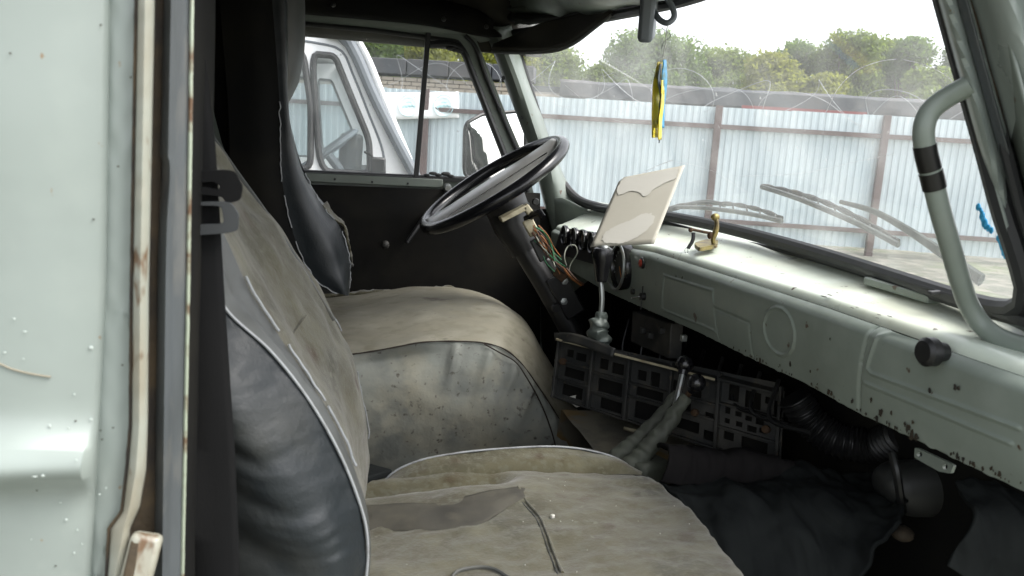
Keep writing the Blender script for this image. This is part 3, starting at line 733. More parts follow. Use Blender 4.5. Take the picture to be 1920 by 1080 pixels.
# vent window rubber: thick along the top and the slanting front
build(MB().tube(spl([Dp(806, 84, .85), Dp(845, 84, .85), Dp(866, 93, .85), Dp(885, 135, .85), Dp(920, 225, .85), Dp(948, 298, .85), Dp(958, 335, .85)], 40), .0105, 8), 'vent_rubber', M['rubber'], dd)
build(MB().tube(spl([Dp(872, 66, .85), Dp(890, 85, .85), Dp(908, 135, .85), Dp(945, 225, .85), Dp(978, 305, .85), Dp(990, 360, .85)], 40), .006, 8), 'frame_rubber', M['rubber'], dd)
# lumps of sealant on the vent window
lm = MB()
for (u, v, r) in ((846, 91, .010), (855, 94, .009), (862, 96, .008), (800, 328, .006), (812, 325, .008), (822, 328, .007), (836, 326, .009), (845, 330, .007)): lm.sphere(Dp(u, v, .845), r, 8, (1.6, 1, .7))
build(lm, 'sealant_lumps', M['rubber'], dd)
# trim strip below the window, screws, latch
ts = build(MB().bar(Dp(470, 327, .845), Dp(830, 344, .845), .012, .026), 'sill_strip', M['paint_dim'], dd, bevel=.003)
build(MB().bar(Dp(470, 321, .850), Dp(830, 336, .850), .02, .008), 'sill_channel', M['rubber'], dd)
for (u, v) in ((628, 337), (698, 342), (765, 345)): build(MB().sphere(Dp(u, v-1, .838), .0035, 8), 'screw', M['plastic'], ts)
build(MB().bar(Dp(800, 333, .85), Dp(960, 345, .85), .02, .012), 'vent_sill', M['plastic'], dd)
lt = build(MB().lathe(Dp(838, 352, .835), (0, -1, 0), [(0, .014), (.012, .013), (.02, .008)], 14), 'vent_latch', M['steel'], dd)
build(MB().bar(Dp(832, 350, .838), Dp(832, 392, .838), .018, .008, (0, 1, 0)), 'latch_plate', M['steel'], lt, bevel=.003)
lin = MB(); rows = []
for j in range(10):
    t = j/9; rows.append([Dp(lerp(430, 1012, i/20), lerp(lerp(340, 362, i/20), 900, t), .835-.008*math.sin(i*.5)) for i in range(21)])
build(lin.grid(rows), 'black_lining', M['black_lining'], dd, solid=.01)
build(MB().tube([Dp(800, 400, .82), Dp(780, 430, .80), Dp(763, 455, .79)], .007, 8), 'window_crank', M['plastic'], dd)
build(MB().sphere(Dp(722, 459, .80), .013, 10), 'crank_knob', M['dusty_plastic'], dd)
# black padded strip above the door window
ps = MB(); top_ = [(430, -60), (560, -40), (700, -20), (800, -5), (900, 22), (925, 40)]; bot_ = [(430, 8), (560, 20), (700, 32), (800, 42), (900, 62), (940, 66)]
Gs = loft([AL(top_, y=.80), AL([(a, lerp(b, c_[1], .5)) for (a, b), c_ in zip(top_, bot_)], y=.775), AL(bot_, y=.80), AL([(a, b+4) for a, b in bot_], y=.84)], 40, 14)
build(MB().grid(Gs), 'roof_side_pad', M['black_lining'], vb, solid=.006)
for (u, v) in ((625, 9), (832, 36), (912, 50)): build(MB().lathe(A(u, v, y=.775), (0, -1, 0), [(0, .007), (.004, .006), (.006, .002)], 10), 'pad_screw', M['plastic'], vb)
Gs = loft([AL([(430, 8), (560, 20), (700, 34), (800, 44), (900, 64), (930, 75)], y=.85), AL([(430, 30), (560, 38), (700, 52), (800, 64), (866, 64), (900, 80)], y=.853)], 30, 4)
build(MB().grid(Gs), 'door_header', M['paint_dim'], vb, solid=.004)

build(MB().grid([[Vector((x, .868, z)) for x in (.55, .75, .92)] for z in (.7, 1.0, 1.2, 1.31)]), 'kick_panel', M['black_lining'], vb, solid=.01)
# left windscreen pillar (grey green)
pl_in = [(895, 40), (915, 72), (930, 110), (968, 212), (1000, 300), (1020, 380), (1045, 480)]
pl_mid = [(930, 50), (945, 85), (960, 125), (995, 220), (1030, 310), (1050, 385), (1065, 460)]
pl_out = [(962, 45), (975, 95), (988, 140), (1018, 225), (1048, 310), (1080, 372), (1110, 415)]
Gs = loft([AL(pl_in, y=.865), AL([(a+5, b) for a, b in pl_in], y=.845), AL(pl_mid, y=.815), [WS(u, v, -.004) for u, v in pl_out]], 50, 14)
build(MB().grid(Gs), 'windscreen_pillar', M['paint_dim'], vb, solid=.003)
for (u, v) in ((944, 146), (980, 220), (937, 205)): build(MB().lathe(A(u, v, y=.835), (-.3, -1, 0), [(0, .006), (.001, .005)], 10), 'pillar_hole', M['rubber'], vb)
# lower corner panel between pillar and dash end
Gs = loft([AL([(1020, 380), (1045, 480), (1060, 560)], y=.865), AL([(1050, 370), (1060, 440), (1085, 540)], y=.80), AL([(1110, 400), (1130, 425), (1140, 500)], y=.72)], 14, 8)
build(MB().grid(Gs), 'corner_panel', M['paint_dim'], vb, solid=.003)

# roof header above the screen
hd = loft([[WS(u, v, -.006) for u, v in [(880, 64), (930, 60), (1000, 42), (1150, 26), (1290, -6), (1500, -85), (1700, -150)]],
           [A(u, v, x=.53) for u, v in [(885, 40), (930, 30), (1000, 8), (1150, -12), (1290, -42), (1500, -130), (1700, -220)]],
           [Vector((.46, y, 2.0)) for y in (.90, .85, .6, .25, -.1, -.45, -.8)]], 40, 14)
build(MB().grid(wrinkle(hd, .012, 9, 3)), 'roof_header', M['paint_dim'], vb, solid=.004)
build(MB().tube(spl([WS(u, v, -.02) for u, v in [(960, 62), (1050, 50), (1150, 30), (1290, 0), (1400, -40)]], 20), .011, 8), 'header_trim', M['rubber'], vb)

# right windscreen pillar, near the camera
def rp(u0, u1, v): return lerp(u0, u1, (v+60)/650)
bands = [(1756, 1934, 'ws', -.020), (1747, 1922, -.785, 0), (1762, 1940, -.806, 0), (1778, 1957, -.801, 0), (1795, 1975, -.812, 0), (1803, 1985, -.806, 0), (1822, 2006, -.822, 0), (1850, 2036, -.846, 0), (1878, 2066, -.858, 0), (1900, 2090, -.853, 0), (1935, 2128, -.862, 0), (1985, 2185, -.885, 0), (2050, 2260, -.90, 0)]
rails = []
for (a, b, y, o) in bands:
    L_ = []
    for v in (-200, -60, 100, 260, 420, 590, 700):
        u = rp(a, b, v); L_.append(WS(u, v, o) if y == 'ws' else A(u, v, y=y))
    rails.append(L_)
build(MB().grid(loft(rails, 60, 60)), 'door_side_pillar', M['paint_out'], vb, solid=.003)
build(MB().tube(spl([p+Vector((-.002, -.003, 0)) for p in rails[1]], 60), .0020, 6), 'pillar_flange', M['rust'], vb)
build(MB().grid(loft([[p+Vector((-.003, -.004, 0)) for p in q] for q in rails[3:5]], 60, 8)), 'pillar_rubber', M['seal'], vb, solid=.002)
build(MB().tube(spl([p+Vector((-.004, -.004, 0)) for p in rails[5]], 60), lambda t: .0012+.001*noise.noise(Vector((t*14, 0, 0))), 5), 'pillar_rust_line', M['rust'], vb)

# ================================================================== DASHBOARD
ds = thing('dashboard', (.7, 0, 1.18), 'painted grey green metal dashboard with pressed blank panels and glove box', 'dashboard')
XF = .65
tp = sorted([(A(u, v, x=XF).y, A(u, v, x=XF).z) for u, v in [(1040, 424), (1120, 446), (1218, 462), (1330, 496), (1440, 530), (1538, 560), (1700, 615), (1800, 650), (1920, 690), (2050, 740)]])
bt = sorted([(A(u, v, x=XF).y, A(u, v, x=XF).z) for u, v in [(1045, 500), (1120, 545), (1190, 577), (1290, 622), (1400, 678), (1480, 715), (1585, 775), (1700, 830), (1800, 880), (1900, 928), (2050, 1005)]])
tpy, tpz = zip(*tp); bty, btz = zip(*bt)
ztop = lambda y: interp(y, tpy, tpz); zbot = lambda y: interp(y, bty, btz)
def q2(u, v): p = A(u, v, x=XF); return (p.y, p.z)
def seg_d(py, pz, a, b):
    ax, az = a; bx, bz = b; dx, dz = bx-ax, bz-az; t = max(0, min(1, ((py-ax)*dx+(pz-az)*dz)/(dx*dx+dz*dz)))
    return math.hypot(py-ax-t*dx, pz-az-t*dz)
polys = [([(1243, 516), (1336, 545), (1330, 622), (1322, 618), (1228, 580)], True, .0024),
         ([(1334, 578), (1400, 606), (1392, 676), (1330, 650)], True, -.0018),
         ([(1905, 680+115), (1640, 640), (1622, 690), (1905, 800)], False, 0),
         ([(1920, 690), (1660, 622), (1645, 630), (1620, 690), (1628, 700), (1905, 803)], False, .0028),
         ([(1612, 718), (1885, 832)], False, .0026)]
circ = [q2(1457+30*math.cos(a), 621+45*math.sin(a)) for a in np.linspace(0, 2*math.pi, 16, endpoint=False)]
segs = []
for pts, cl_, h in polys:
    if h == 0: continue
    P_ = [q2(*p) for p in pts]
    for i in range(len(P_)-(0 if cl_ else 1)): segs.append((P_[i], P_[(i+1) % len(P_)], h))
for i in range(16): segs.append((circ[i], circ[(i+1) % 16], .0030))
gap = [q2(1636, 598), q2(1610, 680), q2(1584, 776)]
gapr = [q2(1922, 820), q2(1900, 925)]
NY, NZ = 900, 84
rows = []
ys_ = np.linspace(.76, -.93, NY)
boxes = [(min(a[0], b[0])-.01, max(a[0], b[0])+.01, a, b, h) for a, b, h in segs]
for j in range(NZ+1):
    t = j/NZ; row = []
    for y in ys_:
        zt, zb = ztop(y)-.012, zbot(y); z = lerp(zt, zb, t); dx = 0
        for (lo, hi, a, b, h) in boxes:
            if lo < y < hi:
                d_ = seg_d(y, z, a, b)
                if d_ < .009: dx = max(dx, abs(h)*math.exp(-(d_/.0023)**2)) if h > 0 else min(dx, h*math.exp(-(d_/.0026)**2))
        for g_ in (gap, gapr):
            for a, b in zip(g_, g_[1:]):
                if min(a[0], b[0])-.01 < y < max(a[0], b[0])+.01:
                    d_ = seg_d(y, z, a, b); dx -= .005*math.exp(-(d_/.0020)**2)
        dx += .0015*noise.noise(Vector((y*7, z*12, 0)))
        # chipped wavy lower edge
        zz = z + (.0025*noise.noise(Vector((y*60, 0, 2))) if j == NZ else 0)
        row.append(Vector((XF-dx+.012*(1-min(1, t*8))**2 + .02*t*t, y, zz)))
    rows.append(row)
build(MB().grid(rows), 'face', M['paint'], ds, ang=60)
# rounded edge + shelf
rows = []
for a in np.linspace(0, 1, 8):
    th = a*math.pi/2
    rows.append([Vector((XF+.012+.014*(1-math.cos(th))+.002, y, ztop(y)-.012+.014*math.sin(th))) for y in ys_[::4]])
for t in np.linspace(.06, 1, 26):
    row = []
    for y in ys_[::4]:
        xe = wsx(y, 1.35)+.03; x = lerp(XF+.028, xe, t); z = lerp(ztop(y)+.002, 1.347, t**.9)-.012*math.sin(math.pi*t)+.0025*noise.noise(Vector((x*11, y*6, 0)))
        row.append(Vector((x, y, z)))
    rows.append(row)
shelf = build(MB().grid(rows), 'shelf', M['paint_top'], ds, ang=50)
# under edge flange
build(MB().grid([[Vector((XF+.02, y, zbot(y)+.001)) for y in ys_[::6]], [Vector((XF+.05, y, zbot(y)+.004)) for y in ys_[::6]]]), 'lower_flange', M['paint'], ds, solid=.002)
# dark strip along the shelf below the windscreen seal
build(MB().tube(spl([WS(u, v, -.02) for u, v in [(1100, 386), (1250, 410), (1370, 434), (1500, 468), (1600, 498), (1700, 531), (1800, 563), (1930, 606)]], 60), .0065, 8, flat=.7), 'shelf_gasket', M['rubber'], ds)
# rust chips at the lower edge and on the shelf edge
ch = MB()
def chip(u, v, s=1.0, x=None, el=1.5):
    p = A(u, v, x=XF); p.z = max(p.z, zbot(p.y)+.004); t_ = (ztop(p.y)-.012-p.z)/(ztop(p.y)-.012-zbot(p.y)); p.x = XF+.02*t_*t_-.0006; n = random.randint(7, 11); ring = []
    for k in range(n):
        a = 2*math.pi*k/n; r = .0022*s*random.uniform(.5, 1.3); ring.append(p+Vector((-.0012, math.cos(a)*r, math.sin(a)*r*el)))
    ch.add([p+Vector((-.0016, 0, 0))]+ring, [(0, k+1, (k+1) % n+1) for k in range(n)])
for (u, v, s) in ((1622, 786, 1.6), (1632, 775, 1.9), (1683, 802, 1.8), (1686, 815, 2.0), (1693, 826, 1.6), (1678, 796, 1.0), (1695, 792, .8), (1620, 750, 1.3), (1405, 686, 1.5), (1412, 678, 1.0), (1468, 683, 1.4), (1535, 735, 1.7), (1540, 738, 1.2), (1580, 752, 1.2), (1655, 775, .9), (1790, 727, 1.1), (1797, 728, .9), (1741, 732, 1.4), (1506, 697, .8), (1556, 636, .7), (1235, 485, .8), (1280, 520, 1.0), (1268, 518, .8), (1770, 855, 1.3), (1835, 880, 1.0), (1850, 890, 1.2)):
    chip(u, v, s)
for k in range(60):
    u = random.uniform(1330, 1900); v = interp(u, [1190, 1400, 1585, 1900], [577, 678, 775, 928]) - abs(random.gauss(0, 7)); chip(u, v, random.uniform(.3, .9))
build(ch, 'rust_chips', M['rust'], ds, smooth=False, kind='stuff')
ch = MB()
for (u, v, s) in ((1545, 556, 1.8), (1556, 553, 1.6), (1570, 549, 1.0), (1598, 577, 1.0), (1607, 576, .8), (1648, 590, 1.0), (1668, 593, 1.2), (1645, 596, .8), (1254, 440, 1.0)):
    p = A(u, v, z=1.325)
    ch.sphere(p, .0017*s, 8, (1, 2.2, .2))
build(ch, 'shelf_chips', M['rust'], ds, kind='stuff')
# raised slot on the shelf
p0, p1 = A(1630, 526, z=1.336), A(1752, 562, z=1.336)
build(MB().bar(p0, p1, .020, .011), 'vent_ridge', M['paint'], ds, bevel=.002)
build(MB().bar(A(1742, 549, z=1.352), A(1760, 547, z=1.352), .006, .004), 'vent_clip', M['rubber'], ds, bevel=.001)
# glove box knob
kn = A(1765, 660, x=XF)
build(MB().lathe(kn, (-1, 0, 0), [(-.004, .010), (.008, .012), (.010, .0158), (.020, .0158), (.024, .012), (.025, .004)], 22), 'glove_box_knob', M['plastic'], ds)
# speedometer
sp = A(1166, 500, x=XF)
spd = build(MB().lathe(sp, (-1, 0, 0), [(-.02, .050), (.004, .053), (.009, .0505), (.008, .046), (.001, .044), (-.002, .0435)], 32), 'speedometer', M['gloss_black'], ds)
build(MB().lathe(sp+Vector((.0, 0, 0)), (-1, 0, 0), [(-.004, .0435), (.001, .0435)], 28), 'dial_face', M['gauge'], spd)
build(MB().tube([sp+Vector((-.015, .0515*math.cos(a), .0515*math.sin(a))) for a in np.linspace(0, 2*math.pi, 36, endpoint=False)], .0032, 6, closed=True), 'bezel', M['steel'], spd)
build(MB().bar(sp+Vector((-.006, 0, 0)), sp+Vector((-.006, -.02, -.025)), .002, .002), 'needle', M['w_orange'], spd)
tk = MB()
for k in range(12):
    a = math.radians(-30+k*240/11); tk.bar(sp+Vector((-.0045, .038*math.cos(a), .038*math.sin(a))), sp+Vector((-.0045, .032*math.cos(a), .032*math.sin(a))), .0012, .0012)
build(tk, 'dial_ticks', M['piping'], spd)
# small gauges pod
gp = build(MB().plate(rnd(AL([(1052, 427), (1140, 440), (1130, 500), (1038, 474)], x=XF-.012), .12), [], (1, 0, 0), .02), 'gauge_plate', M['plastic'], ds)
for i, (u, v) in enumerate(((1062, 441), (1080, 446), (1096, 450), (1113, 455), (1131, 460))):
    c = A(u, v, x=XF-.014)
    gr_ = build(MB().lathe(c, (-1, 0, 0), [(0, .026), (.006, .027), (.009, .025), (.007, .022), (.002, .021)], 24), 'small_gauge', M['gloss_black'], ds)
    build(MB().tube([c+Vector((-.009, .0255*math.cos(a), .0255*math.sin(a))) for a in np.linspace(.3, 3.2, 16)], .0012, 6), 'gauge_rim', M['steel'], gr_)
    build(MB().lathe(c, (-1, 0, 0), [(.001, .021), (.003, .021)], 20), 'gauge_face', M['gauge'], gr_)
# indicator lamp, plug, key switch
c = A(1205, 493, x=XF); lm_ = build(MB().lathe(c, (-1, 0, 0), [(-.002, .0125), (.004, .012), (.005, .009)], 18), 'indicator_ring', M['plastic'], ds)
build(MB().sphere(c+Vector((-.005, 0, 0)), .0085, 12, (.5, 1, 1)), 'red_lamp', M['red_lens'], lm_)
build(MB().lathe(A(1187, 547, x=XF), (-1, 0, 0), [(-.002, .0065), (.004, .006), (.005, .004)], 12), 'blank_plug', M['plastic'], ds)
c = A(1207, 556, x=XF); ky = build(MB().lathe(c, (-1, 0, 0), [(-.002, .0085), (.008, .008), (.009, .005)], 14), 'ignition_switch', M['plastic'], ds)
build(MB().bar(c+Vector((-.009, 0, .0)), c+Vector((-.022, .012, -.006)), .004, .003), 'key', M['chrome'], ky, bevel=.001)
build(MB().bar(c+Vector((-.004, 0, .022)), c+Vector((-.004, .0, -.028)), .002, .002, (0, 1, 0)), 'switch_scratch', M['rubber'], ky)
chp = A(1234, 483, x=XF)
# switches under the dash
sw = thing('switch_panel', A(1235, 625, x=.70), 'dark hanging switch panel with three pale rockers under the dashboard', 'switch panel')
build(MB().bar(A(1195, 612, x=.72), A(1268, 640, x=.72), .03, .075), 'switch_plate', M['dusty_plastic'], sw, bevel=.003)
for (u, v) in ((1206, 620), (1219, 629), (1241, 620), (1282, 634)): build(MB().box(A(u, v, x=.695), (.012, .011, .014)), 'rocker', M['steel'] if u > 1270 else M['tank'], sw, bevel=.002)
# dark clutter under dash
for k, (u, v, s) in enumerate(((1300, 665, .05), (1345, 700, .06), (1400, 735, .05), (1250, 680, .05), (1330, 740, .06))):
    pass
cl_ = MB()
for k in range(9):
    a = A(1180+k*35, 600+k*14, x=.80); b = A(1215+k*38, 700+k*14, x=.78); cl_.tube(spl([a, a.lerp(b, .5)+Vector((-.03, .02, -.03)), b], 12), .004, 6)
build(cl_, 'wiring_loom', M['plastic'], label='dark bundle of cables hanging in the gap under the dashboard', cat='cables')

# ================================================================== STEERING
wc = A(925, 345, y=.42); e1 = (A(1057, 258, y=.42)-A(793, 428, y=.42)); RW = e1.length/2-.012; e1.normalize()
wn_ = Vector((-e1.z, 0, e1.x)); e2 = Vector((0, 1, 0)); wn_ = (wn_+Vector((0, -.03, 0))).normalized(); e2 = wn_.cross(e1).normalized()
sw_ = thing('steering_wheel', wc, 'large thin rimmed black steering wheel with a wide grey centre pad', 'steering wheel')
build(MB().tube([wc+e1*RW*math.cos(t)+e2*RW*math.sin(t) for t in np.linspace(0, 2*math.pi, 72, endpoint=False)], .0155, 14, closed=True, flat=1.0), 'rim', M['gloss_black'], sw_)
pad = []
for i in range(41):
    s = -1+2*i/40; row = []
    wd = .045+.035*math.cos(s*math.pi/2)**1.2+.018*abs(s)**3
    for k in range(17):
        t = -1+2*k/16
        h = -.02+.022*(1-abs(t)**2.5)*(1-.35*abs(s)**2)-.018*(1-abs(s)**2)*0
        row.append(wc+e1*(RW-.008)*s+e2*wd*t+wn_*(h+.004+.01*abs(s)**3))
    pad.append(row)
M['pad'] = mat('grey_black_soft_pad', (.30, .30, .29), .33, spec=.6, var=[((.38, .38, .36), 9, .45, .7)], bump=(14, .3, .004))
build(MB().grid(pad), 'centre_pad', M['pad'], sw_, solid=.012)
build(MB().lathe(wc-wn_*.03, wn_, [(-.10, .035), (-.05, .05), (0, .06), (.012, .055)], 24), 'hub', M['plastic'], sw_)
build(MB().tube([wc+e1*(RW-.02)*s+e2*-.066+wn_*.006 for s in np.linspace(-.8, .8, 20)], .0015, 6), 'pad_trim', M['chrome'], sw_)
# column
ct = wc-wn_*.07; cb = A(1075, 640, y=.36)
colm = thing('steering_column', cb, 'black steering column with exposed wires and a broken beige connector', 'steering column')
cmid = A(985, 470, y=.40)
build(MB().tube([ct, A(960, 425, y=.41), cmid], lambda t: lerp(.055, .036, t), 18), 'column_shroud', M['plastic'], colm)
build(MB().tube(spl([cmid, A(1030, 545, y=.38), A(1082, 640, y=.36), A(1110, 700, y=.36)], 14), .029, 16), 'column_tube', M['plastic'], colm)
build(MB().bar(A(1040, 518, y=.33), A(1080, 590, y=.33), .012, .05), 'column_bracket', M['plastic'], colm, bevel=.003)
for (u, v) in ((1058, 527), (1057, 565)): build(MB().lathe(A(u, v, y=.325), (0, -1, .1), [(0, .009), (.006, .009), (.007, .004)], 6), 'bolt', M['steel'], colm)
build(MB().lathe(A(1042, 577, y=.33), (0, -1, 0), [(0, .012), (.008, .010)], 12), 'bolt', M['plastic'], colm)
# broken switch housing
cn = build(MB().bar(A(938, 412, y=.33), A(985, 388, y=.33), .03, .012, (0, 0, 1)), 'switch_housing', M['connector'], colm, bevel=.002)
build(MB().bar(A(983, 385, y=.325), A(996, 402, y=.325), .02, .016), 'housing_block', M['connector'], cn, bevel=.003)
build(MB().bar(A(988, 412, y=.32), A(1003, 440, y=.32), .014, .026), 'plug', M['connector'], colm, bevel=.003)
build(MB().bar(A(1001, 448, y=.32), A(1020, 488, y=.32), .012, .022), 'plug_strip', M['tank'], colm, bevel=.003)
build(MB().tube([A(985, 412, y=.33), A(1000, 402, y=.31), A(1012, 398, y=.29), A(1018, 408, y=.28)], .0095, 8, flat=.6), 'stalk', M['gloss_black'], colm)
build(MB().lathe(A(1004, 378, y=.34), (0, -1, 0), [(0, .009), (.006, .007)], 10), 'bolt', M['plastic'], colm)
def wire(pts, m, r=.0016, y=.31):
    build(MB().tube(spl([A(u, v, y=y+.012*random.uniform(-1, 1)) for u, v in pts], 26), r, 6), 'wire', m, colm)
wire([(1003, 425), (1025, 440), (1035, 465), (1040, 490)], M['w_green'], .0018)
wire([(1000, 430), (1020, 448), (1030, 468), (1036, 488)], M['w_orange'], .0018)
wire([(998, 436), (1012, 455), (1022, 475), (1040, 490), (1058, 505)], M['w_brown'], .0028)
wire([(1005, 455), (1030, 480), (1045, 500), (1060, 512)], M['plastic'], .0035)
wire([(1010, 442), (1020, 460), (1028, 478)], M['w_white'])
wire([(1062, 498), (1058, 480), (1065, 462), (1078, 460), (1082, 475), (1070, 495), (1067, 510), (1072, 520)], M['w_white'], .0014)
wire([(1030, 478), (1045, 490), (1060, 500)], M['w_green'])
wire([(1055, 500), (1070, 520), (1090, 535)], M['w_orange'], .0026)
wire([(1062, 503), (1078, 522), (1094, 534)], M['w_brown'], .003)
for k in range(10):
    u0 = random.uniform(996, 1012); v0 = random.uniform(420, 455)
    wire([(u0, v0), (u0+random.uniform(8, 20), v0+20), (u0+random.uniform(20, 30), v0+42), (u0+38+random.uniform(-4, 6), v0+60)], random.choice([M['w_green'], M['w_orange'], M['w_brown'], M['w_white'], M['plastic']]), .0012)
build(MB().bar(A(1043, 505, y=.32), A(1062, 522, y=.32), .004, .03), 'rusty_clamp', M['rusty_bolt'], colm, bevel=.002)
build(MB().grid(loft([AL([(1018, 485), (1040, 520), (1050, 528)], y=.33), AL([(1040, 480), (1058, 505), (1068, 515)], y=.34)], 8, 4)), 'cable_cover', M['tank'], colm, solid=.003)

# ================================================================== DRIVER SEAT
def shift(L_, d): return [p+Vector(d) for p in L_]
dsx = thing('driver_seat', (.1, .43, .75), 'driver seat with pale tan cushion top and wrinkled grey vinyl side', 'seat')
arc_px = [(560, 676), (690, 660), (745, 650), (790, 642), (850, 640), (905, 643), (945, 655), (975, 680), (1010, 728), (1045, 782), (1078, 835), (1088, 900)]
arcn = AL(arc_px, y=.20)
bot = AL([(560, 905), (680, 905), (745, 905), (790, 905), (850, 905), (900, 905), (940, 905), (970, 905), (1000, 905), (1030, 905), (1060, 906), (1088, 915)], y=.21)
mid = [a.lerp(b, .5)+Vector((0, -.030, 0)) for a, b in zip(arcn, bot)]
q1 = [a.lerp(b, .18)+Vector((0, -.022, 0)) for a, b in zip(arcn, bot)]
side = loft([bot, mid, q1, arcn], 110, 60)
def sidef(r, c, p):
    return (1.6 if c < .7 else .45)*sidef0(r, c, p)*min(1, (1-r)*14)
def sidef0(r, c, p):
    # vertical folds hanging from the seam, strongest near the front
    s = 0
    for (cc_, wd, am, ln) in ((.405, .010, .010, .35), (.50, .014, .008, .45), (.58, .013, .010, .5), (.655, .012, .010, .5), (.72, .01, .008, .6), (.78, .012, .009, .6), (.84, .012, .009, .7), (.9, .012, .008, .8)):
        s += am*math.exp(-((c-cc_-(1-r)*.03)/wd)**2)*max(0, 1-(1-r)/ln)
    # sag below the seam at the back
    s -= .014*math.exp(-((c-.26)/.09)**2)*math.exp(-((1-r-.07)/.10)**2)
    return s*(1 if True else 0)
side = resurface(side, lambda r, c, p: -sidef(r, c, p))
side = wrinkle(side, .006, 7, 2, mask=lambda r, c: min(1, (1-r)*5))
cus = build(MB().grid(side), 'cushion_side', M['vinyl_side'], dsx, ang=70)
inn = shift(arcn, (0, .012, .004)); k2 = [0, 0, 0, 0, .05, .3, .7, 1, 1, 1, 1, .8]; kf = [1, 1, 1, 1, 1, 1, .8, .5, .3, .2, .1, 0]; far0 = [p+Vector((.022*j, .40, .02+.024*k+.02*j)) for p, k, j in zip(arcn, kf, k2)]; far1 = [p+Vector((0, .455, .004+.024*k)) for p, k in zip(arcn, kf)]; far2 = [p+Vector((0, .47, -.06)) for p in arcn]
k2 = [0, 0, 0, 0, .05, .3, .7, 1, 1, 1, 1, .8]; midt = [p+Vector((.012+.035*j, .2, .028+.012*k+.024*j)) for p, k, j in zip(arcn, [1, 1, 1, 1, 1, 1, .8, .5, .3, .2, .1, 0], k2)]
topg = loft([arcn, inn, [p+Vector((.008+.022*j, .09, .02+.016*j)) for p, j in zip(arcn, [0, 0, 0, 0, .05, .3, .7, 1, 1, 1, 1, .8])], midt, [p+Vector((.004+.032*j, .33, .024+.020*k+.024*j)) for p, k, j in zip(arcn, kf, k2)], far0, far1, far2], 110, 60)
topg = wrinkle(topg, .006, 8, 5, stretch=(.7, 1, 1), mask=lambda r, c: min(1, r*8))
build(MB().grid(topg), 'cushion_top', M['suede_pale'], dsx, ang=70)
build(MB().tube(spl([p+Vector((.001, -.003, .001)) for p in arcn[:7]]+[p+Vector((.002, -.005, .0)) for p in arcn[7:]], 90), lambda t: .0016+.0012*noise.noise(Vector((t*30, 0, 0))), 6), 'seam', M['seam'], dsx)
# second seam, runs down the front corner
def on_side(u, v, k=.2): return A(u, v, y=.20-.026)
s2 = [A(u, v, y=yy) for (u, v, yy) in ((908, 645, .192), (935, 660, .184), (966, 678, .180), (990, 712, .176), (1012, 752, .172), (1028, 790, .171), (1042, 838, .172), (1050, 890, .18))]
build(MB().tube(spl(s2, 60), .0017, 6), 'seam', M['seam'], dsx)
# torn collar along the far edge of the cushion
tc_ = MB(); R1 = AL([(600, 560), (700, 553), (800, 550), (860, 556), (905, 572), (925, 580)], y=.64); R2_ = AL([(600, 552), (700, 545), (790, 545), (835, 537), (880, 548), (925, 570)], y=.66)
build(tc_.grid(wrinkle(loft([R1, [a.lerp(b, .5)+Vector((0, -.01, .004)) for a, b in zip(R1, R2_)], R2_], 60, 10), .006, 40, 4)), 'torn_edge', M['suede'], dsx, solid=.004)
build(MB().box((.27, .43, .77), (.52, .42, .10)), 'seat_base', M['plastic'], dsx)
# dark far bolster beyond front of cushion
build(MB().grid(loft([AL([(930, 578), (985, 640), (1010, 690)], y=.66), AL([(945, 590), (1000, 660), (1010, 700)], y=.70)], 10, 5)), 'front_flap', M['vinyl_grey'], dsx, solid=.006)
# backrest: dark bolster with split white piping
e_l = [(505, -60), (515, 60), (524, 190), (526, 260), (528, 330), (545, 420), (570, 490), (600, 532), (632, 550)]
e_r = [(540, -60), (541, 60), (537, 185), (550, 255), (572, 325), (604, 385), (637, 425), (656, 490), (655, 548)]
RL = AL(e_l, y=.24); RR = AL(e_r, y=.30)
RM = [a.lerp(b, .5)+Vector((.008, -.03, 0)) for a, b in zip(RL, RR)]
back = shift(RL, (-.10, .0, -.01)); back2 = shift(RL, (-.04, -.012, 0))
gb_ = loft([back, back2, RL], 60, 12)
build(MB().grid(gb_), 'backrest_side', M['black_lining'], dsx, ang=70)
gm_ = wrinkle(loft([RL, RM, RR], 60, 26), .003, 14, 8)
build(MB().grid(gm_), 'bolster', M['vinyl_dark'], dsx, ang=70)
fr2 = shift(RR, (-.01, .16, 0)); fr3 = shift(RR, (-.03, .34, 0)); fr4 = shift(RR, (-.12, .38, 0))
build(MB().grid(loft([RR, shift(RR, (-.004, .03, 0)), fr2, fr3, fr4], 50, 22)), 'backrest_front', M['vinyl_grey'], dsx, ang=70)
def broken(curve, mbl, n, r, gaps, wob=.002, seed=0):
    P_ = spl(curve, n); run = []
    for i, p in enumerate(P_):
        t = i/(n-1); q = p+Vector((wob*noise.noise(Vector((t*25, seed, 0))), -.002, wob*noise.noise(Vector((t*25, seed, 9)))))
        if any(a < t < b for a, b in gaps):
            if len(run) > 2: mbl.tube(run, r, 6)
            run = []
        else: run.append(q)
    if len(run) > 2: mbl.tube(run, r, 6)
pp = MB(); broken(RL[2:], pp, 90, .0013, [(.38, .43), (.60, .66)], .004, 1); build(pp, 'piping', M['piping'], dsx)
pp = MB(); broken(RR[4:], pp, 70, .0016, [(.1, .16), (.24, .30), (.42, .5)], .004, 2); build(pp, 'piping', M['piping'], dsx)
tn = MB(); tn.grid(wrinkle(loft([AL([(604, 385), (625, 410), (645, 422), (655, 470)], y=.30), AL([(612, 378), (630, 408), (644, 418), (660, 500)], y=.36)], 20, 6), .005, 60, 6))
build(tn, 'torn_flap', M['suede'], dsx, solid=.003)
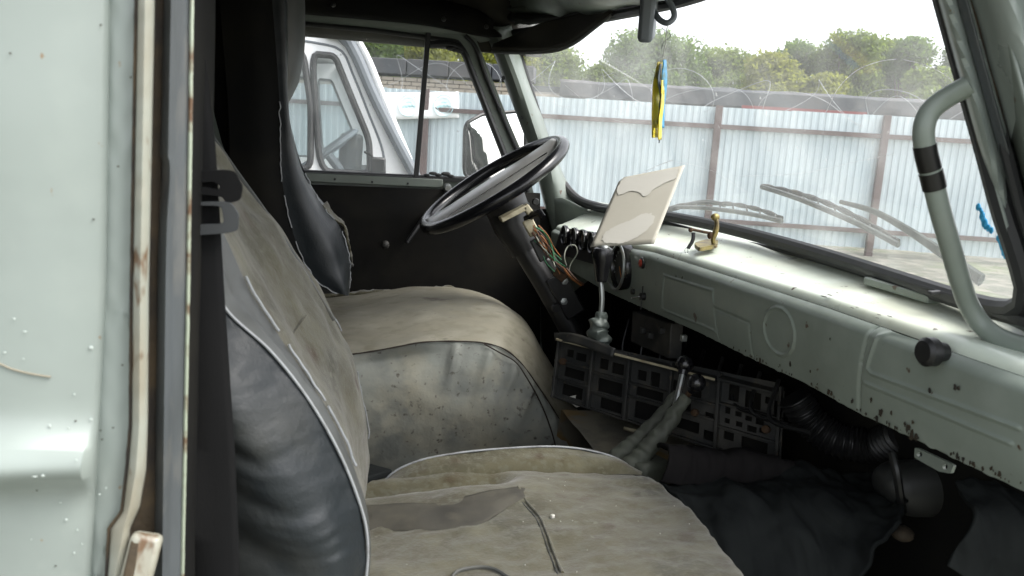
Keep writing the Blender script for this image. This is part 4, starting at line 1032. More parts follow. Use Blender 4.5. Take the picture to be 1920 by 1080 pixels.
# headrest above
hr = []
for v in np.linspace(-220, 192, 20):
    t = (v+220)/412; w0 = interp(v, [-220, 0, 100, 150, 185, 192], [492, 496, 492, 503, 520, 524]); w1 = interp(v, [-220, 0, 60, 100, 150, 180, 192], [552, 558, 558, 556, 546, 533, 527])
    a = A(w0, v, y=.27); b = A(w1, v, y=.30); c = b+Vector((-.005, .2, 0)); d_ = b+Vector((-.1, .24, 0)); e_ = a+Vector((-.05, .12, 0))
    hr.append(spl([a, a.lerp(b, .5)+Vector((.004, -.012, 0)), b, c, d_, e_], 28, closed=True))
build(MB().grid(hr, closed=True), 'headrest', M['vinyl_grey'], dsx, ang=70)
pp = MB().tube(spl(AL([(490, -20), (484, 60), (478, 140), (470, 230), (467, 280), (474, 330), (482, 362)], y=.28), 40), .0012, 6)
build(pp, 'piping', M['piping'], dsx)
build(MB().grid(loft([AL([(380, -120), (400, 200), (470, 400), (560, 560), (600, 700)], y=.34), AL([(500, -120), (522, 180), (535, 400), (585, 540), (620, 700)], y=.32)], 20, 8)), 'backrest_shell', M['black_lining'], dsx, solid=.01)

# ================================================================== PASSENGER SEAT
pz = thing('passenger_seat', (.1, -.48, .75), 'near passenger seat in stained tan fabric with dark vinyl side and white piping', 'seat')
r1 = AL([(330, 470), (395, 545), (430, 592), (500, 655), (560, 728), (615, 815), (655, 900), (682, 985), (686, 1040), (680, 1110)], y=-.70)
r_mid = AL([(300, 600), (370, 700), (420, 760), (470, 830), (520, 900), (560, 960), (590, 1010), (620, 1060), (625, 1100), (620, 1160)], y=-.745)
r_bk = AL([(250, 560), (280, 640), (310, 720), (330, 800), (350, 880), (370, 960), (390, 1040), (400, 1100), (410, 1150), (410, 1200)], y=-.71)
sg = loft([r_bk, r_mid, r1], 120, 70)
def crease(r, c, p):
    s = 0
    for (a, b, w_, am) in ((.45, .35, .035, .012), (.62, .5, .04, .010), (.8, .3, .05, .014), (.72, .75, .018, .004), (.76, .78, .015, .004), (.68, .72, .015, .003)):
        d_ = (c-a)+(r-.5)*(-.25)+.02*math.sin(r*9); s += .35*am*math.exp(-(d_/w_)**2)*math.exp(-((r-b)/.28)**2)
    return s
sg = resurface(sg, lambda r, c, p: crease(r, c, p)); sg = wrinkle(sg, .002, 12, 11, stretch=(1, 1, 2)); sg = wrinkle(sg, .0005, 60, 12, stretch=(.5, 1, 2.2))
build(MB().grid(sg), 'vinyl_side', M['vinyl_dark'], pz, ang=70)
build(MB().tube(spl([p+Vector((.002, -.002, .001)) for p in r1], 120), .0015, 8), 'piping', M['piping'], pz)
r2 = AL([(345, 380), (405, 470), (450, 560), (515, 640), (575, 715), (628, 800), (662, 880), (685, 960), (690, 1010), (684, 1090)], y=-.665)
r3 = AL([(360, 340), (420, 440), (468, 545), (530, 640), (590, 730), (640, 820), (668, 890), (686, 945), (690, 1000), (684, 1080)], y=-.63)
bandg = wrinkle(loft([r1, [a.lerp(b, .5)+Vector((.003, 0, .004)) for a, b in zip(r1, r2)], r2, r3], 90, 18), .003, 18, 14, mask=lambda r, c: min(1, r*5, (1-r)*5))
build(MB().grid(bandg), 'vinyl_band', M['vinyl_grey'], pz, ang=70)
r4 = AL([(372, 300), (425, 395), (490, 500), (550, 590), (612, 690), (655, 790), (676, 860), (688, 920), (690, 990), (684, 1070)], y=-.50)
r5 = AL([(385, 270), (432, 345), (500, 440), (562, 530), (622, 625), (662, 715), (680, 800), (686, 870), (682, 940), (676, 1040)], y=-.38)
r6 = AL([(398, 255), (436, 305), (504, 400), (566, 500), (620, 590), (655, 660), (672, 730), (685, 800), (678, 880), (670, 960)], y=-.27)
r7 = shift(r6, (-.03, .025, -.004)); r8 = shift(r6, (-.14, .03, -.01))
fg = loft([r3, r4, r5, r6, r7, r8], 110, 80)
fg = wrinkle(fg, .009, 8, 17, mask=lambda r, c: min(1, r*8)); fg = wrinkle(fg, .0015, 45, 18, mask=lambda r, c: c)
build(MB().grid(fg), 'fabric_front', M['suede'], pz, ang=70)
pp = MB(); broken([p+Vector((.003, -.001, .002)) for p in r3], pp, 140, .0016, [(.0, .22), (.36, .39), (.55, .56), (.72, 1.0)], .002, 5); build(pp, 'piping', M['piping'], pz)
pp = MB(); broken([p+Vector((.004, -.012, .0)) for p in r6], pp, 140, .0012, [(0, .42), (.52, .62), (.80, 1.0)], .003, 8); build(pp, 'piping', M['piping'], pz)
# seam between r5 & r6 : a grey welt along upper edge
wl = [a.lerp(b, .55)+Vector((.004, 0, .004)) for a, b in zip(r5, r6)][:5]
build(MB().tube(spl(wl, 50), .003, 6), 'welt', M['vinyl_grey'], pz)
build(MB().tube(spl([A(512, 662, y=-.58)+Vector((.006, 0, .006)), A(530, 648, y=-.55)+Vector((.006, 0, .006)), A(565, 600, y=-.47)+Vector((.006, 0, .006))], 20), .0010, 5), 'seam', M['suede'], pz)
build(MB().grid([[Vector((-.13-.05*t+x, y, 1.48-.5*t)) for y in (-.66, -.28)] for t, x in ((.15, -.08), (.5, -.06), (1, .0))]), 'backrest_back', M['black_lining'], pz, solid=.02)

# cushion
fe = [(1190, 882, -.30), (1232, 893, -.36), (1275, 925, -.43), (1318, 968, -.52), (1365, 1025, -.62), (1403, 1082, -.70), (1420, 1110, -.735)]
FE = [A(u, v, y=y) for u, v, y in fe]; fey = [p.y for p in FE][::-1]; fex = [p.x for p in FE][::-1]; fez = [p.z for p in FE][::-1]
rows = []
NYc, NXc = 70, 90
for j in range(NYc):
    y = lerp(-.30, -.735, j/(NYc-1)); xf = interp(y, fey, fex); zf = interp(y, fey, fez); row = []
    zb = interp(y, [-.735, -.6, -.45, -.30], [.965, .97, .962, .955])
    for i in range(NXc):
        t = i/(NXc-1)
        if t < .72:
            s = t/.72; x = lerp(-.03, xf-.012, s); z = lerp(zb, zf, s**1.5) + .018*math.sin(math.pi*s)*1.0
        else:
            s = (t-.72)/.28; x = xf-.012+.030*math.sin(min(1, s*1.4)*math.pi/2)-.03*s*s; z = zf-.20*s**1.35
        # dark fold running along the far edge
        fold = -.020*math.exp(-((y+.345-.03*(x-.1))/.028)**2)*(1 if x < .27 else math.exp(-((x-.27)/.03)**2))
        z += fold*(1 if t < .72 else 0)
        row.append(Vector((x, y, z)))
    rows.append(row)
rows = wrinkle(rows, .010, 6, 21); rows = wrinkle(rows, .0022, 24, 22, stretch=(1, 2, 1)); 
build(MB().grid(rows), 'cushion_top', M['suede'], pz, ang=70)
CG = rows
def on_cushion(u, v, lift=.002):
    # nearest grid vertex in the direction of a photo pixel
    D = (Fw + Rt*((u-960)/FPX) + Up*((540-v)/FPX)).normalized(); best = None
    for r in CG:
        for p in r:
            w_ = p-CAM; e = (w_-D*w_.dot(D)).length
            if best is None or e < best[0]: best = (e, p)
    return best[1]+Vector((0, 0, lift))
seam_pts = [on_cushion(u, v, .001) for u, v in ((974, 914), (990, 940), (1010, 972), (1028, 1005), (1040, 1040), (1056, 1075))]
build(MB().tube(spl(seam_pts, 60), lambda t: .0020+.0012*noise.noise(Vector((t*30, 3, 0))), 8), 'rope_seam', M['suede'], pz)
build(MB().tube(spl([p+Vector((-.006, 0, -.001)) for p in seam_pts], 40), .0008, 6), 'seam', M['vinyl_grey'], pz)
# raised far flap with piping arch
fp_ = AL([(706, 942), (712, 915), (735, 888), (780, 866), (850, 851), (950, 841), (1045, 838), (1110, 846), (1160, 862), (1200, 890)], y=-.265)
fb_ = AL([(690, 952), (712, 945), (745, 942), (790, 938), (860, 930), (940, 915), (1020, 905), (1090, 896), (1150, 890), (1202, 893)], y=-.318)
fm_ = [a.lerp(b, .5)+Vector((0, -.006, .010)) for a, b in zip(fp_, fb_)]
fo_ = shift(fp_, (0, .02, -.03)); fo2 = shift(fp_, (0, .022, -.2))
build(MB().grid(wrinkle(loft([fb_, fm_, fp_], 90, 24), .004, 16, 31)), 'side_flap', M['suede'], pz, ang=70)
build(MB().grid(loft([fp_, fo_, fo2], 60, 10)), 'flap_outside', M['vinyl_grey'], pz, ang=70)
build(MB().tube(spl(shift(fp_, (0, -.001, .001)), 120), .0017, 8), 'piping', M['piping'], pz)
build(MB().tube(spl([on_cushion(u, v, .003) for u, v in ((845, 1085), (862, 1072), (890, 1066), (920, 1070), (952, 1086))], 30), .0022, 6), 'welt', M['vinyl_grey'], pz)
# strap in the crack
build(MB().bar(A(660, 895, y=-.30), A(712, 880, y=-.24), .05, .012), 'strap', M['cloth'], pz, bevel=.003)
build(MB().grid(wrinkle(loft([AL([(670, 950), (705, 945), (760, 950)], y=-.36), AL([(672, 990), (715, 992), (770, 985)], y=-.42)], 14, 10), .006, 20, 5)), 'tucked_cloth', M['suede'], pz, solid=.004)
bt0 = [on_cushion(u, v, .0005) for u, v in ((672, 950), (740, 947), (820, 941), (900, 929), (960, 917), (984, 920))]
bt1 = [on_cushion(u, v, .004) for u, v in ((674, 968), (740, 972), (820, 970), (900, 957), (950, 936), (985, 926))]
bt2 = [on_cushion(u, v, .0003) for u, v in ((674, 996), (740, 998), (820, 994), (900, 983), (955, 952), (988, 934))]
build(MB().grid(wrinkle(loft([bt0, bt1, bt2], 50, 14), .003, 22, 77)), 'fold_shade_band', mat('shaded_tan_fabric', (.066, .061, .047), .92, var=[((.045, .042, .034), 9, .45, .62), ((.085, .078, .058), 14, .5, .65)], bump=(240, .3, .001)), pz, solid=.002, ang=70)  # strip in darker fabric colour, stands in for the shade of the fold
# crumbs
cr = MB()
for k in range(22):
    p = CG[random.randint(4, 60)][random.randint(12, 62)]; cr.sphere(p+Vector((0, 0, .0008)), random.uniform(.0004, .0010), 6)
build(cr, 'crumbs', M['card_white'], label='pale crumbs scattered on the near seat cushion', cat='crumbs', kind='stuff')
build(MB().box(on_cushion(1032, 972, .003), (.006, .005, .005), Matrix.Rotation(.5, 3, 'Z')), 'paper_scrap', M['card_white'], label='tiny white paper scrap beside the rope seam of the near seat', cat='scrap', bevel=.001)
build(MB().box((.2, -.5, .78), (.5, .42, .14)), 'seat_base', M['plastic'], pz)

# ================================================================== SEAT BELT
sb = thing('seat_belt', A(400, 600, y=-.79), 'charcoal seat belt hanging beside the door pillar with two black tongues', 'seat belt')
Gs = []
for v in np.linspace(-150, 1250, 60):
    ur = interp(v, [-150, 0, 260, 400, 540, 860, 1080, 1250], [358, 372, 403, 412, 420, 441, 450, 455]); b = A(ur, v, y=-.79); tw = .002*math.sin(v*.012)
    Gs.append([b+Vector((-.046, .004, 0)), b+Vector((-.036, -.002+tw, 0)), b+Vector((-.018, -.003-tw, 0)), b+Vector((-.006, -.002, 0)), b])
build(MB().grid(Gs), 'webbing', M['belt'], sb, solid=.0015)
def ring_plate(pts, hole, y, th, r=.25):
    return MB().plate(rnd(AL(pts, y=y), r), [rnd(AL(hole, y=y), .2)] if hole else [], (0, 1, 0), th)
build(ring_plate([(335, 322), (438, 318), (455, 350), (450, 376), (425, 382), (415, 368), (340, 362)], [(345, 346), (400, 340), (412, 348), (410, 356), (345, 362)][:4], -.801, .006), 'belt_tongue', M['belt'], sb, bevel=.0015)
build(ring_plate([(335, 380), (432, 378), (448, 402), (446, 432), (430, 437), (335, 444)], [(350, 385), (415, 386), (420, 420), (350, 422)], -.803, .005), 'belt_slider', M['slider'], sb, bevel=.0015)

# ================================================================== ENGINE HUMP, LEVERS, PANEL
hp = thing('engine_cover', (.45, 0, .72), 'dirty tan engine cover between the seats under the gear levers', 'engine cover')
rows = []
for y in np.linspace(-.24, .19, 26):
    row = []
    for x in np.linspace(.53, .86, 34):
        e = min(1, (y+.24)/.03, (.19-y)/.03); z = .735+.18*max(0, min(1, e))**.5 + .006*noise.noise(Vector((x*14, y*14, 0))); row.append(Vector((x, y, z)))
    rows.append(row)
build(MB().grid(rows), 'cover_top', M['hump'], hp, ang=60)
build(MB().tube([A(1170, 803, z=.925), A(1220, 815, z=.925)], .004, 6), 'twig', M['connector'], label='small pale stick lying on the engine cover by the lever boots', cat='stick')
# black moulded panel
P1 = A(1048, 632, d=1.75); P2 = A(1472, 722, d=1.45); P3 = A(1462, 884, d=1.46); P4 = A(1034, 745, d=1.73)
pn = thing('plastic_panel', P4.lerp(P3, .5), 'removed black plastic console panel full of cut outs leaning across the engine cover', 'plastic panel')
pnn = (P2-P1).cross(P4-P1).normalized()
if pnn.dot(Fw) < 0: pnn = -pnn
def PB(s, t, off=0): return P1.lerp(P2, s).lerp(P4.lerp(P3, s), t) + pnn*off
def rect(s0, t0, s1, t1): return [PB(s0, t0), PB(s1, t0), PB(s1, t1), PB(s0, t1)]
HR = [(.05, .16, .085, .28), (.10, .18, .15, .3), (.22, .18, .26, .34), (.28, .2, .335, .36), (.22, .48, .335, .68), (.40, .22, .44, .36), (.46, .2, .50, .4), (.40, .46, .52, .58), (.55, .24, .60, .38), (.62, .28, .68, .40), (.40, .66, .54, .90), (.58, .50, .64, .62), (.24, .76, .34, .92), (.05, .45, .15, .6), (.05, .72, .15, .9),
      (.79, .13, .83, .33), (.855, .16, .915, .36), (.93, .18, .955, .26), (.965, .2, .985, .42), (.78, .42, .80, .50), (.82, .44, .845, .5), (.86, .46, .885, .52), (.90, .44, .93, .53), (.78, .56, .80, .62), (.825, .56, .85, .62), (.87, .57, .905, .64), (.915, .56, .94, .62), (.85, .72, .95, .86), (.78, .72, .82, .82), (.88, .91, .90, .96), (.70, .55, .735, .62), (.58, .72, .68, .86), (.70, .78, .74, .9)]
build(MB().plate([PB(0.0, .04), PB(.03, -.02), PB(.12, .02), PB(.2, .0), PB(.5, 0), PB(.8, 0), PB(.97, -.01), PB(1, .08), PB(1, .9), PB(.985, 1), PB(.8, 1), PB(.5, 1), PB(.1, 1), PB(0, .95)], [rect(*h) for h in HR], pnn, .004), 'panel_sheet', M['dusty_plastic'], pn, smooth=False)
build(MB().plate([PB(.01, .03, .02), PB(.99, .03, .02), PB(.99, .98, .02), PB(.01, .98, .02)], [], pnn, .003), 'cutout_light_block', M['black_lining'], pn)  # dark sheet added so that less light shows through the cut outs
rb = MB()
for s in (.015, .19, .365, .555, .755, .99): rb.bar(PB(s, .02, -.006), PB(s, .98, -.006), .014, .006, pnn.cross((P4-P1).normalized()))
for (a, b, t) in ((0, .19, .38), (.19, .365, .42), (.19, .365, .72), (.365, .755, .43), (.365, .755, .62), (.755, 1, .39), (.755, 1, .68), (0, .19, .66), (0, 1, .97)): rb.bar(PB(a, t, -.004), PB(b, t, -.004), .008, .004, (0, 0, 1))
build(rb, 'ribs', M['dusty_plastic'], pn, bevel=.001)
build(MB().bar(PB(.02, .03, -.012), PB(.75, .11, -.012), .024, .005, (0, 0, 1)), 'upper_ledge', M['dusty_plastic'], pn, bevel=.001)
build(MB().bar(PB(.02, .05, -.025), PB(.75, .12, -.025), .003, .004, (0, 0, 1)), 'worn_ledge_edge', M['connector'], pn)
build(MB().bar(PB(.76, .08, -.012), PB(.98, .10, -.012), .028, .005, (0, 0, 1)), 'right_ledge', M['dusty_plastic'], pn, bevel=.001)
build(MB().grid(loft([[PB(.0, -.05, -.02), PB(.12, -.10, -.03), PB(.32, -.0, -.03)], [PB(.01, .08, -.02), PB(.12, .06, -.03), PB(.31, .14, -.03)]], 20, 5)), 'loose_strip', M['dusty_plastic'], pn, solid=.004)
for (s, t) in ((.045, .38), (.665, .60), (.945, .56)): build(MB().lathe(PB(s, t, -.004), -pnn, [(0, .008), (.008, .007), (.009, .003)], 10), 'rusty_nut', M['rusty_bolt'], pn)

def knob(c, r, ax): return MB().sphere(c, r, 24).lathe(c-ax*r*1.25, ax, [(0, r*.5), (r*.5, r*.6)], 16)
# transfer case levers
k1 = A(1284, 683, d=1.48); b1 = A(1196, 862, d=1.45); k2 = A(1306, 718, d=1.44); b2 = A(1222, 878, d=1.40)
for (k, b, lb, pts, bw) in ((k1, b1, 'rear transfer lever with round black knob and grey boot', [(1272, 736), (1249, 768), (1222, 799), (1190, 830), (1150, 864)], (.009, .017)),
                       (k2, b2, 'front transfer lever with round black knob, reddish rod and long canvas boot', [(1287, 744), (1268, 772), (1243, 806), (1214, 842), (1176, 884)], (.010, .019))):
    tv = thing('transfer_lever', b, lb, 'gear lever', 'transfer case levers on the engine cover')
    n_p = A(pts[0][0], pts[0][1], d=1.46); ax = (k-n_p).normalized()
    build(knob(k, .0168, ax), 'knob', M['gloss_black'], tv)
    build(MB().tube([k, n_p, n_p-ax*.03], .0055, 10), 'rod', M['steel'] if k is k1 else M['rusty_bolt'], tv)
    dd0 = 1.475 if k is k1 else 1.43
    P_ = [A(u, v, d=lerp(dd0, dd0-.02, i/4)) for i, (u, v) in enumerate(pts)]
    path = spl(P_, 60); mb_ = MB().tube(path, lambda t: lerp(bw[0], bw[1], t**.8)*(1+.06*math.sin(t*46+3*math.sin(t*9))*(t > .08)), 22)
    mb_.v = [q+Vector((noise.noise(q*70), noise.noise(q*70+Vector((9, 0, 0))), noise.noise(q*70+Vector((0, 9, 0)))))*.0035 for q in mb_.v]
    build(mb_, 'boot', M['boot'], tv, ang=70)
build(MB().box(A(1212, 905, d=1.42), (.07, .05, .09), Matrix.Rotation(.4, 3, 'Z')), 'lever_base', M['boot'], label='pale green metal box at the foot of the transfer levers', cat='lever base', bevel=.01)
# gear lever
gl0 = A(1130, 485, d=1.68); gb0 = A(1124, 640, d=1.70)
gv = thing('gear_lever', gb0, 'tall gear lever with big black knob and crumpled silver boot', 'gear lever')
build(MB().lathe(A(1127, 528, d=1.69), (A(1131, 465, d=1.68)-A(1127, 528, d=1.69)), [(0, .012), (.01, .014), (.03, .017), (.048, .0215), (.062, .0225), (.070, .020), (.074, .012)], 24), 'knob', M['gloss_black'], gv)
build(MB().lathe(A(1131, 462, d=1.68), (A(1131, 455, d=1.68)-A(1131, 470, d=1.68)), [(-.004, .0135), (.001, .0125)], 16), 'knob_cap', M['steel'], gv)
build(MB().tube([A(1127, 528, d=1.69), A(1129, 560, d=1.69), A(1127, 592, d=1.695)], .0055, 10), 'rod', M['steel'], gv)
mb_ = MB().tube(spl([A(1128, 585, d=1.69), A(1127, 600, d=1.69), A(1122, 620, d=1.69), A(1128, 640, d=1.69), A(1130, 652, d=1.69)], 40), lambda t: .0085+.014*math.sin(min(1, t*1.15)*math.pi*.75)*(1+.2*math.sin(t*25)), 16)
mb_.v = [q+Vector((noise.noise(q*60), noise.noise(q*60+Vector((9, 0, 0))), noise.noise(q*60+Vector((0, 9, 0)))))*.006 for q in mb_.v]
build(mb_, 'boot', M['silver_boot'], gv, ang=40)
# folded leaflet by the driver cushion
build(MB().plate(AL([(1062, 748), (1085, 743), (1108, 758), (1080, 764)], d=1.72), [], (0, 0, 1), .004), 'leaflet', M['card_white'], label='small folded leaflet beside the driver cushion in front of the black panel', cat='leaflet')

# ================================================================== FOOTWELL
def blob(name, pts_top, pts_bot, dt, db, amp, seed, m, label, cat, thick=.006):
    Rt_ = [A(u, v, d=dt) for u, v in pts_top]; Rb_ = [A(u, v, d=db) for u, v in pts_bot]
    md_ = [a.lerp(b, .5)+Vector((0, -.03, .03)) for a, b in zip(Rt_, Rb_)]
    G_ = loft([Rt_, md_, Rb_], 90, 60); G_ = wrinkle(G_, amp*1.2, 5, seed, stretch=(2.2, 1, .6)); G_ = wrinkle(G_, amp*.3, 11, seed+1, stretch=(2, 1, .6), ridged=True)
    return build(MB().grid(G_), name, m, label=label, cat=cat, solid=thick, ang=70)
blob('work_coat', [(1235, 905), (1300, 895), (1380, 888), (1450, 880), (1550, 880), (1640, 900)], [(1300, 1130), (1400, 1130), (1480, 1130), (1540, 1120), (1600, 1080), (1700, 990)], 1.35, 1.12, .022, 41, M['cloth'], 'crumpled dark grey coat filling the passenger footwell', 'coat')
blob('rag', [(1232, 845), (1270, 842), (1330, 850), (1400, 868), (1460, 885)], [(1240, 900), (1290, 905), (1350, 905), (1410, 900), (1470, 905)], 1.40, 1.33, .016, 51, mat('black_rag', (.012, .011, .011), .9, spec=.08), 'black rag lying behind the transfer lever boots', 'rag')
blob('dark_bag', [(1790, 905), (1830, 900), (1900, 930), (1980, 960)], [(1775, 1060), (1830, 1090), (1900, 1120), (1990, 1150)], 1.06, 1.0, .014, 61, M['cloth'], 'dark grey bag standing at the right side of the footwell', 'bag')
# corrugated heater hose
hz = spl([A(1490, 745, d=1.38), A(1520, 790, d=1.38), A(1570, 825, d=1.36), (A(1640, 835, d=1.33)), A(1690, 815, d=1.28)], 160)
build(MB().tube(hz, lambda t: .028+.0022*math.sin(t*150), 18), 'heater_hose', M['plastic'], label='black corrugated heater hose sagging under the glove box', cat='hose')
# tank
Tm = MB(); rows = []
for j in range(16):
    t = j/15; w_ = math.sin(min(1, t*1.0)*math.pi)**.35 if 0 < t < 1 else .02
    c0 = A(1715, lerp(862, 968, t), d=1.22); wd = lerp(.062, .034, t**2)*w_ + .001
    rows.append([c0+Rt*wd*math.copysign(abs(math.cos(a))**.6, math.cos(a))+Fw*.045*w_*math.copysign(abs(math.sin(a))**.6, math.sin(a)) for a in np.linspace(0, 2*math.pi, 28, endpoint=False)])
Tm.grid(rows, closed=True)
tk_ = thing('washer_tank', A(1715, 968, d=1.22), 'grey white plastic tank strapped under the glove box', 'tank')
build(Tm, 'tank_shell', M['tank'], tk_, ang=60)
build(MB().tube(spl([A(1672, 850, d=1.16), A(1680, 880, d=1.15), A(1688, 930, d=1.155), A(1692, 960, d=1.18)], 16), .006, 8), 'strap', M['plastic'], tk_)
bk_ = build(MB().plate(rnd(AL([(1715, 838), (1788, 872), (1782, 888), (1760, 884), (1714, 858)], x=.68), .15), [[A(1724+5*math.cos(a), 852+6*math.sin(a), x=.68) for a in np.linspace(0, 2*math.pi, 10, endpoint=False)], [A(1772+5*math.cos(a), 875+6*math.sin(a), x=.68) for a in np.linspace(0, 2*math.pi, 10, endpoint=False)]], (1, 0, 0), .004), 'dash_bracket', M['paint_dim'], label='small painted bracket with two round holes under the glove box edge', cat='bracket')
build(MB().sphere(A(1692, 1000, d=1.15), .016, 12, (1, 1, .7)), 'rusty_cap', M['rust'], label='dark brown cap lying in the footwell below the tank', cat='cap')

# ================================================================== GRAB HANDLE
gh = thing('grab_handle', A(1765, 400, y=-.78), 'bent grey green tubular grab handle with black tape on its upper bend', 'grab handle')
hp_px = [(1822, 158, -.800), (1795, 172, -.79), (1765, 190, -.78), (1742, 212, -.775), (1732, 242, -.775), (1735, 280, -.775), (1747, 330, -.775), (1762, 392, -.775), (1780, 455, -.775), (1800, 525, -.775), (1818, 575, -.775), ]
hpth = spl([A(u, v, y=y) for u, v, y in hp_px]+[A(1843, 611, y=-.786), A(1876, 635, y=-.806), A(1918, 649, y=-.83), A(1968, 654, y=-.855)], 140)
build(MB().tube(hpth, .0108, 18), 'tube', M['paint'], gh)
i0 = int(140*.245); i1 = int(140*.395)
def pv(p):
    w_ = (p-CAM).dot(Fw); return 540-FPX*(p-CAM).dot(Up)/w_
tp1 = [p for i, p in enumerate(hpth) if i > 25 and 270 < pv(p) < 322]; tp2 = [p for i, p in enumerate(hpth) if i > 25 and 318 < pv(p) < 354]
build(MB().tube(tp1, .0116, 18), 'tape', M['tape'], gh)
build(MB().tube(tp2, .0119, 18), 'tape', M['tape'], gh)

# ================================================================== VISOR, MIRROR, AIR FRESHENER, CARD, FIGURE
vz = thing('sun_visor', A(1040, 60, d=2.05), 'folded dark brown sun visor above the driver end of the windscreen', 'sun visor')
lowe = [(922, 93), (960, 95), (1040, 91), (1075, 78), (1115, 48), (1148, 22)]; upp = [(928, 86), (965, 70), (1010, 48), (1060, 36), (1105, 24), (1148, 6)]
dl = [2.22, 2.16, 2.02, 1.95, 1.86, 1.80]
La = [A(u, v, d=d_) for (u, v), d_ in zip(lowe, dl)]; Lb = [A(u, v, d=d_+.08) for (u, v), d_ in zip(upp, dl)]
Lc = [p+Vector((0, 0, .022)) for p in La]
build(MB().grid(loft([La, [a.lerp(b, .5)-Vector((0, 0, .004)) for a, b in zip(La, Lb)], Lb], 30, 12)), 'visor_pad', M['ceiling'], vz, solid=.016)
build(MB().tube(spl([p+Vector((0, 0, -.006)) for p in La], 30), .004, 6), 'visor_edge', M['vinyl_grey'], vz)
build(MB().tube([Lb[5], Lb[5]+Vector((0.02, -.02, .09))], .005, 8), 'visor_hinge', M['steel'], vz)

rm = thing('rear_view_mirror', A(1218, 20, d=1.45), 'interior mirror seen edge on hanging from the windscreen header', 'mirror')
mc = A(1218, 8, d=1.5); dirv = (mc-CAM).normalized(); dirv = (dirv+Rt*.035).normalized(); xr = dirv.cross(Vector((0, 0, 1))).normalized(); zr = xr.cross(dirv)
build(MB().box(mc, (.026, .20, .13), Matrix((xr, dirv, zr)).transposed()), 'mirror_housing', M['snorkel'], rm, bevel=.007)
build(MB().box(mc-xr*.0125, (.003, .185, .115), Matrix((xr, dirv, zr)).transposed()), 'mirror_glass', M['mirror'], rm, bevel=.001)
build(MB().tube(spl([A(1243, -60, d=1.42), A(1248, -10, d=1.42), A(1260, 12, d=1.42), A(1264, 32, d=1.42), A(1252, 43, d=1.42), A(1238, 38, d=1.43), A(1225, 20, d=1.45)], 40), .0055, 10), 'mirror_arm', M['snorkel'], rm)

af = thing('air_freshener', A(1236, 265, d=1.42), 'yellow and blue crumpled air freshener hanging on a thin string below the mirror', 'air freshener')
build(MB().tube(spl([A(1252, 44, d=1.42), A(1249, 70, d=1.42), A(1246, 95, d=1.42), A(1240, 118, d=1.42)], 20), .0009, 5), 'string', M['w_white'], af)
build(MB().tube(spl([A(1240, 52, d=1.42), A(1251, 60, d=1.42), A(1258, 66, d=1.42), A(1244, 80, d=1.42), A(1240, 92, d=1.42)], 20), .0006, 5), 'string_tail', M['plastic'], af)
def strip(cl, w_, m, nm, off, seed):
    P_ = spl([Vector((u, v, 0)) for u, v in cl], 26); G_ = []
    for i, p in enumerate(P_):
        t = i/25; ww = w_*(.55+.45*min(1, t*4)); G_.append([A(p.x+ww*s, p.y, d=1.42+off+.006*s+.004*noise.noise(Vector((t*7, s*2, seed)))) for s in (-1, -.5, 0, .5, 1)])
    return build(MB().grid(G_), nm, m, af, solid=.0015)
strip([(1238, 116), (1233, 160), (1231, 210), (1231, 258)], 8.5, M['yellow'], 'yellow_film', 0, 1)
strip([(1246, 112), (1245, 160), (1241, 200), (1240, 240)], 5, M['blue'], 'blue_film', -.006, 2)
strip([(1239, 120), (1236, 150), (1240, 180), (1236, 232)], 2.6, mat('dark_print', (.03, .05, .06), .4), 'dark_print', -.012, 3)
strip([(1242, 150), (1242, 190), (1238, 225), (1237, 262)], 3.0, M['yellow'], 'yellow_fold', -.014, 4)
strip([(1229, 240), (1229, 250), (1229, 258)], 4.5, mat('bright_yellow', (.75, .62, .03), .4), 'yellow_tag', -.012, 5)
build(MB().tube([A(1237, 250, d=1.41), A(1236, 268, d=1.41)], .0012, 5), 'tassel', M['rubber'], af)

cdp = thing('card', A(1170, 462, d=1.70), 'cream card with peeled paper patches propped in front of the instruments', 'card')
cTL, cTR, cBR, cBL = A(1163, 334, d=1.80), A(1284, 310, d=1.74), A(1226, 457, d=1.63), A(1107, 463, d=1.70)
def CP(s, t, off=0):
    p = cTL.lerp(cTR, s).lerp(cBL.lerp(cBR, s), t); return p - Fw*(off+.0012*math.sin(math.pi*s)*math.sin(math.pi*t))
Gs = [[CP(i/16, j/16) for i in range(17)] for j in range(17)]
Gs[0][0] = CP(.04, .02)
build(MB().grid(Gs), 'card_sheet', M['card'], cdp, solid=.0012)
def peel(base, seed, nm):
    n = 40; c = Vector((sum(b[0] for b in base)/len(base), sum(b[1] for b in base)/len(base), 0))
    ring = spl([Vector((a, b, 0)) for a, b in base], 60, closed=True); vs = [0]
    for i, p in enumerate(ring):
        k = 1+.12*noise.noise(Vector((i*.8, seed, 0))); vs.append(CP(min(.985, max(.015, c.x+(p.x-c.x)*k)), min(.985, max(.02, c.y+(p.y-c.y)*k)), .0022))
    build(MB().plate(vs[1:], [], -Fw, .0006), nm, M['card_white'], cdp, smooth=False)
peel([(.14, .82), (.3, .72), (.5, .66), (.62, .60), (.78, .62), (.86, .70), (.80, .82), (.7, .9), (.5, .97), (.3, .96), (.16, .93)], 1, 'peeled_patch')
peel([(.03, .20), (.04, .04), (.4, .03), (.9, .04), (.93, .16), (.80, .20), (.66, .26), (.55, .36), (.42, .28), (.25, .24), (.12, .27)], 2, 'peeled_patch')

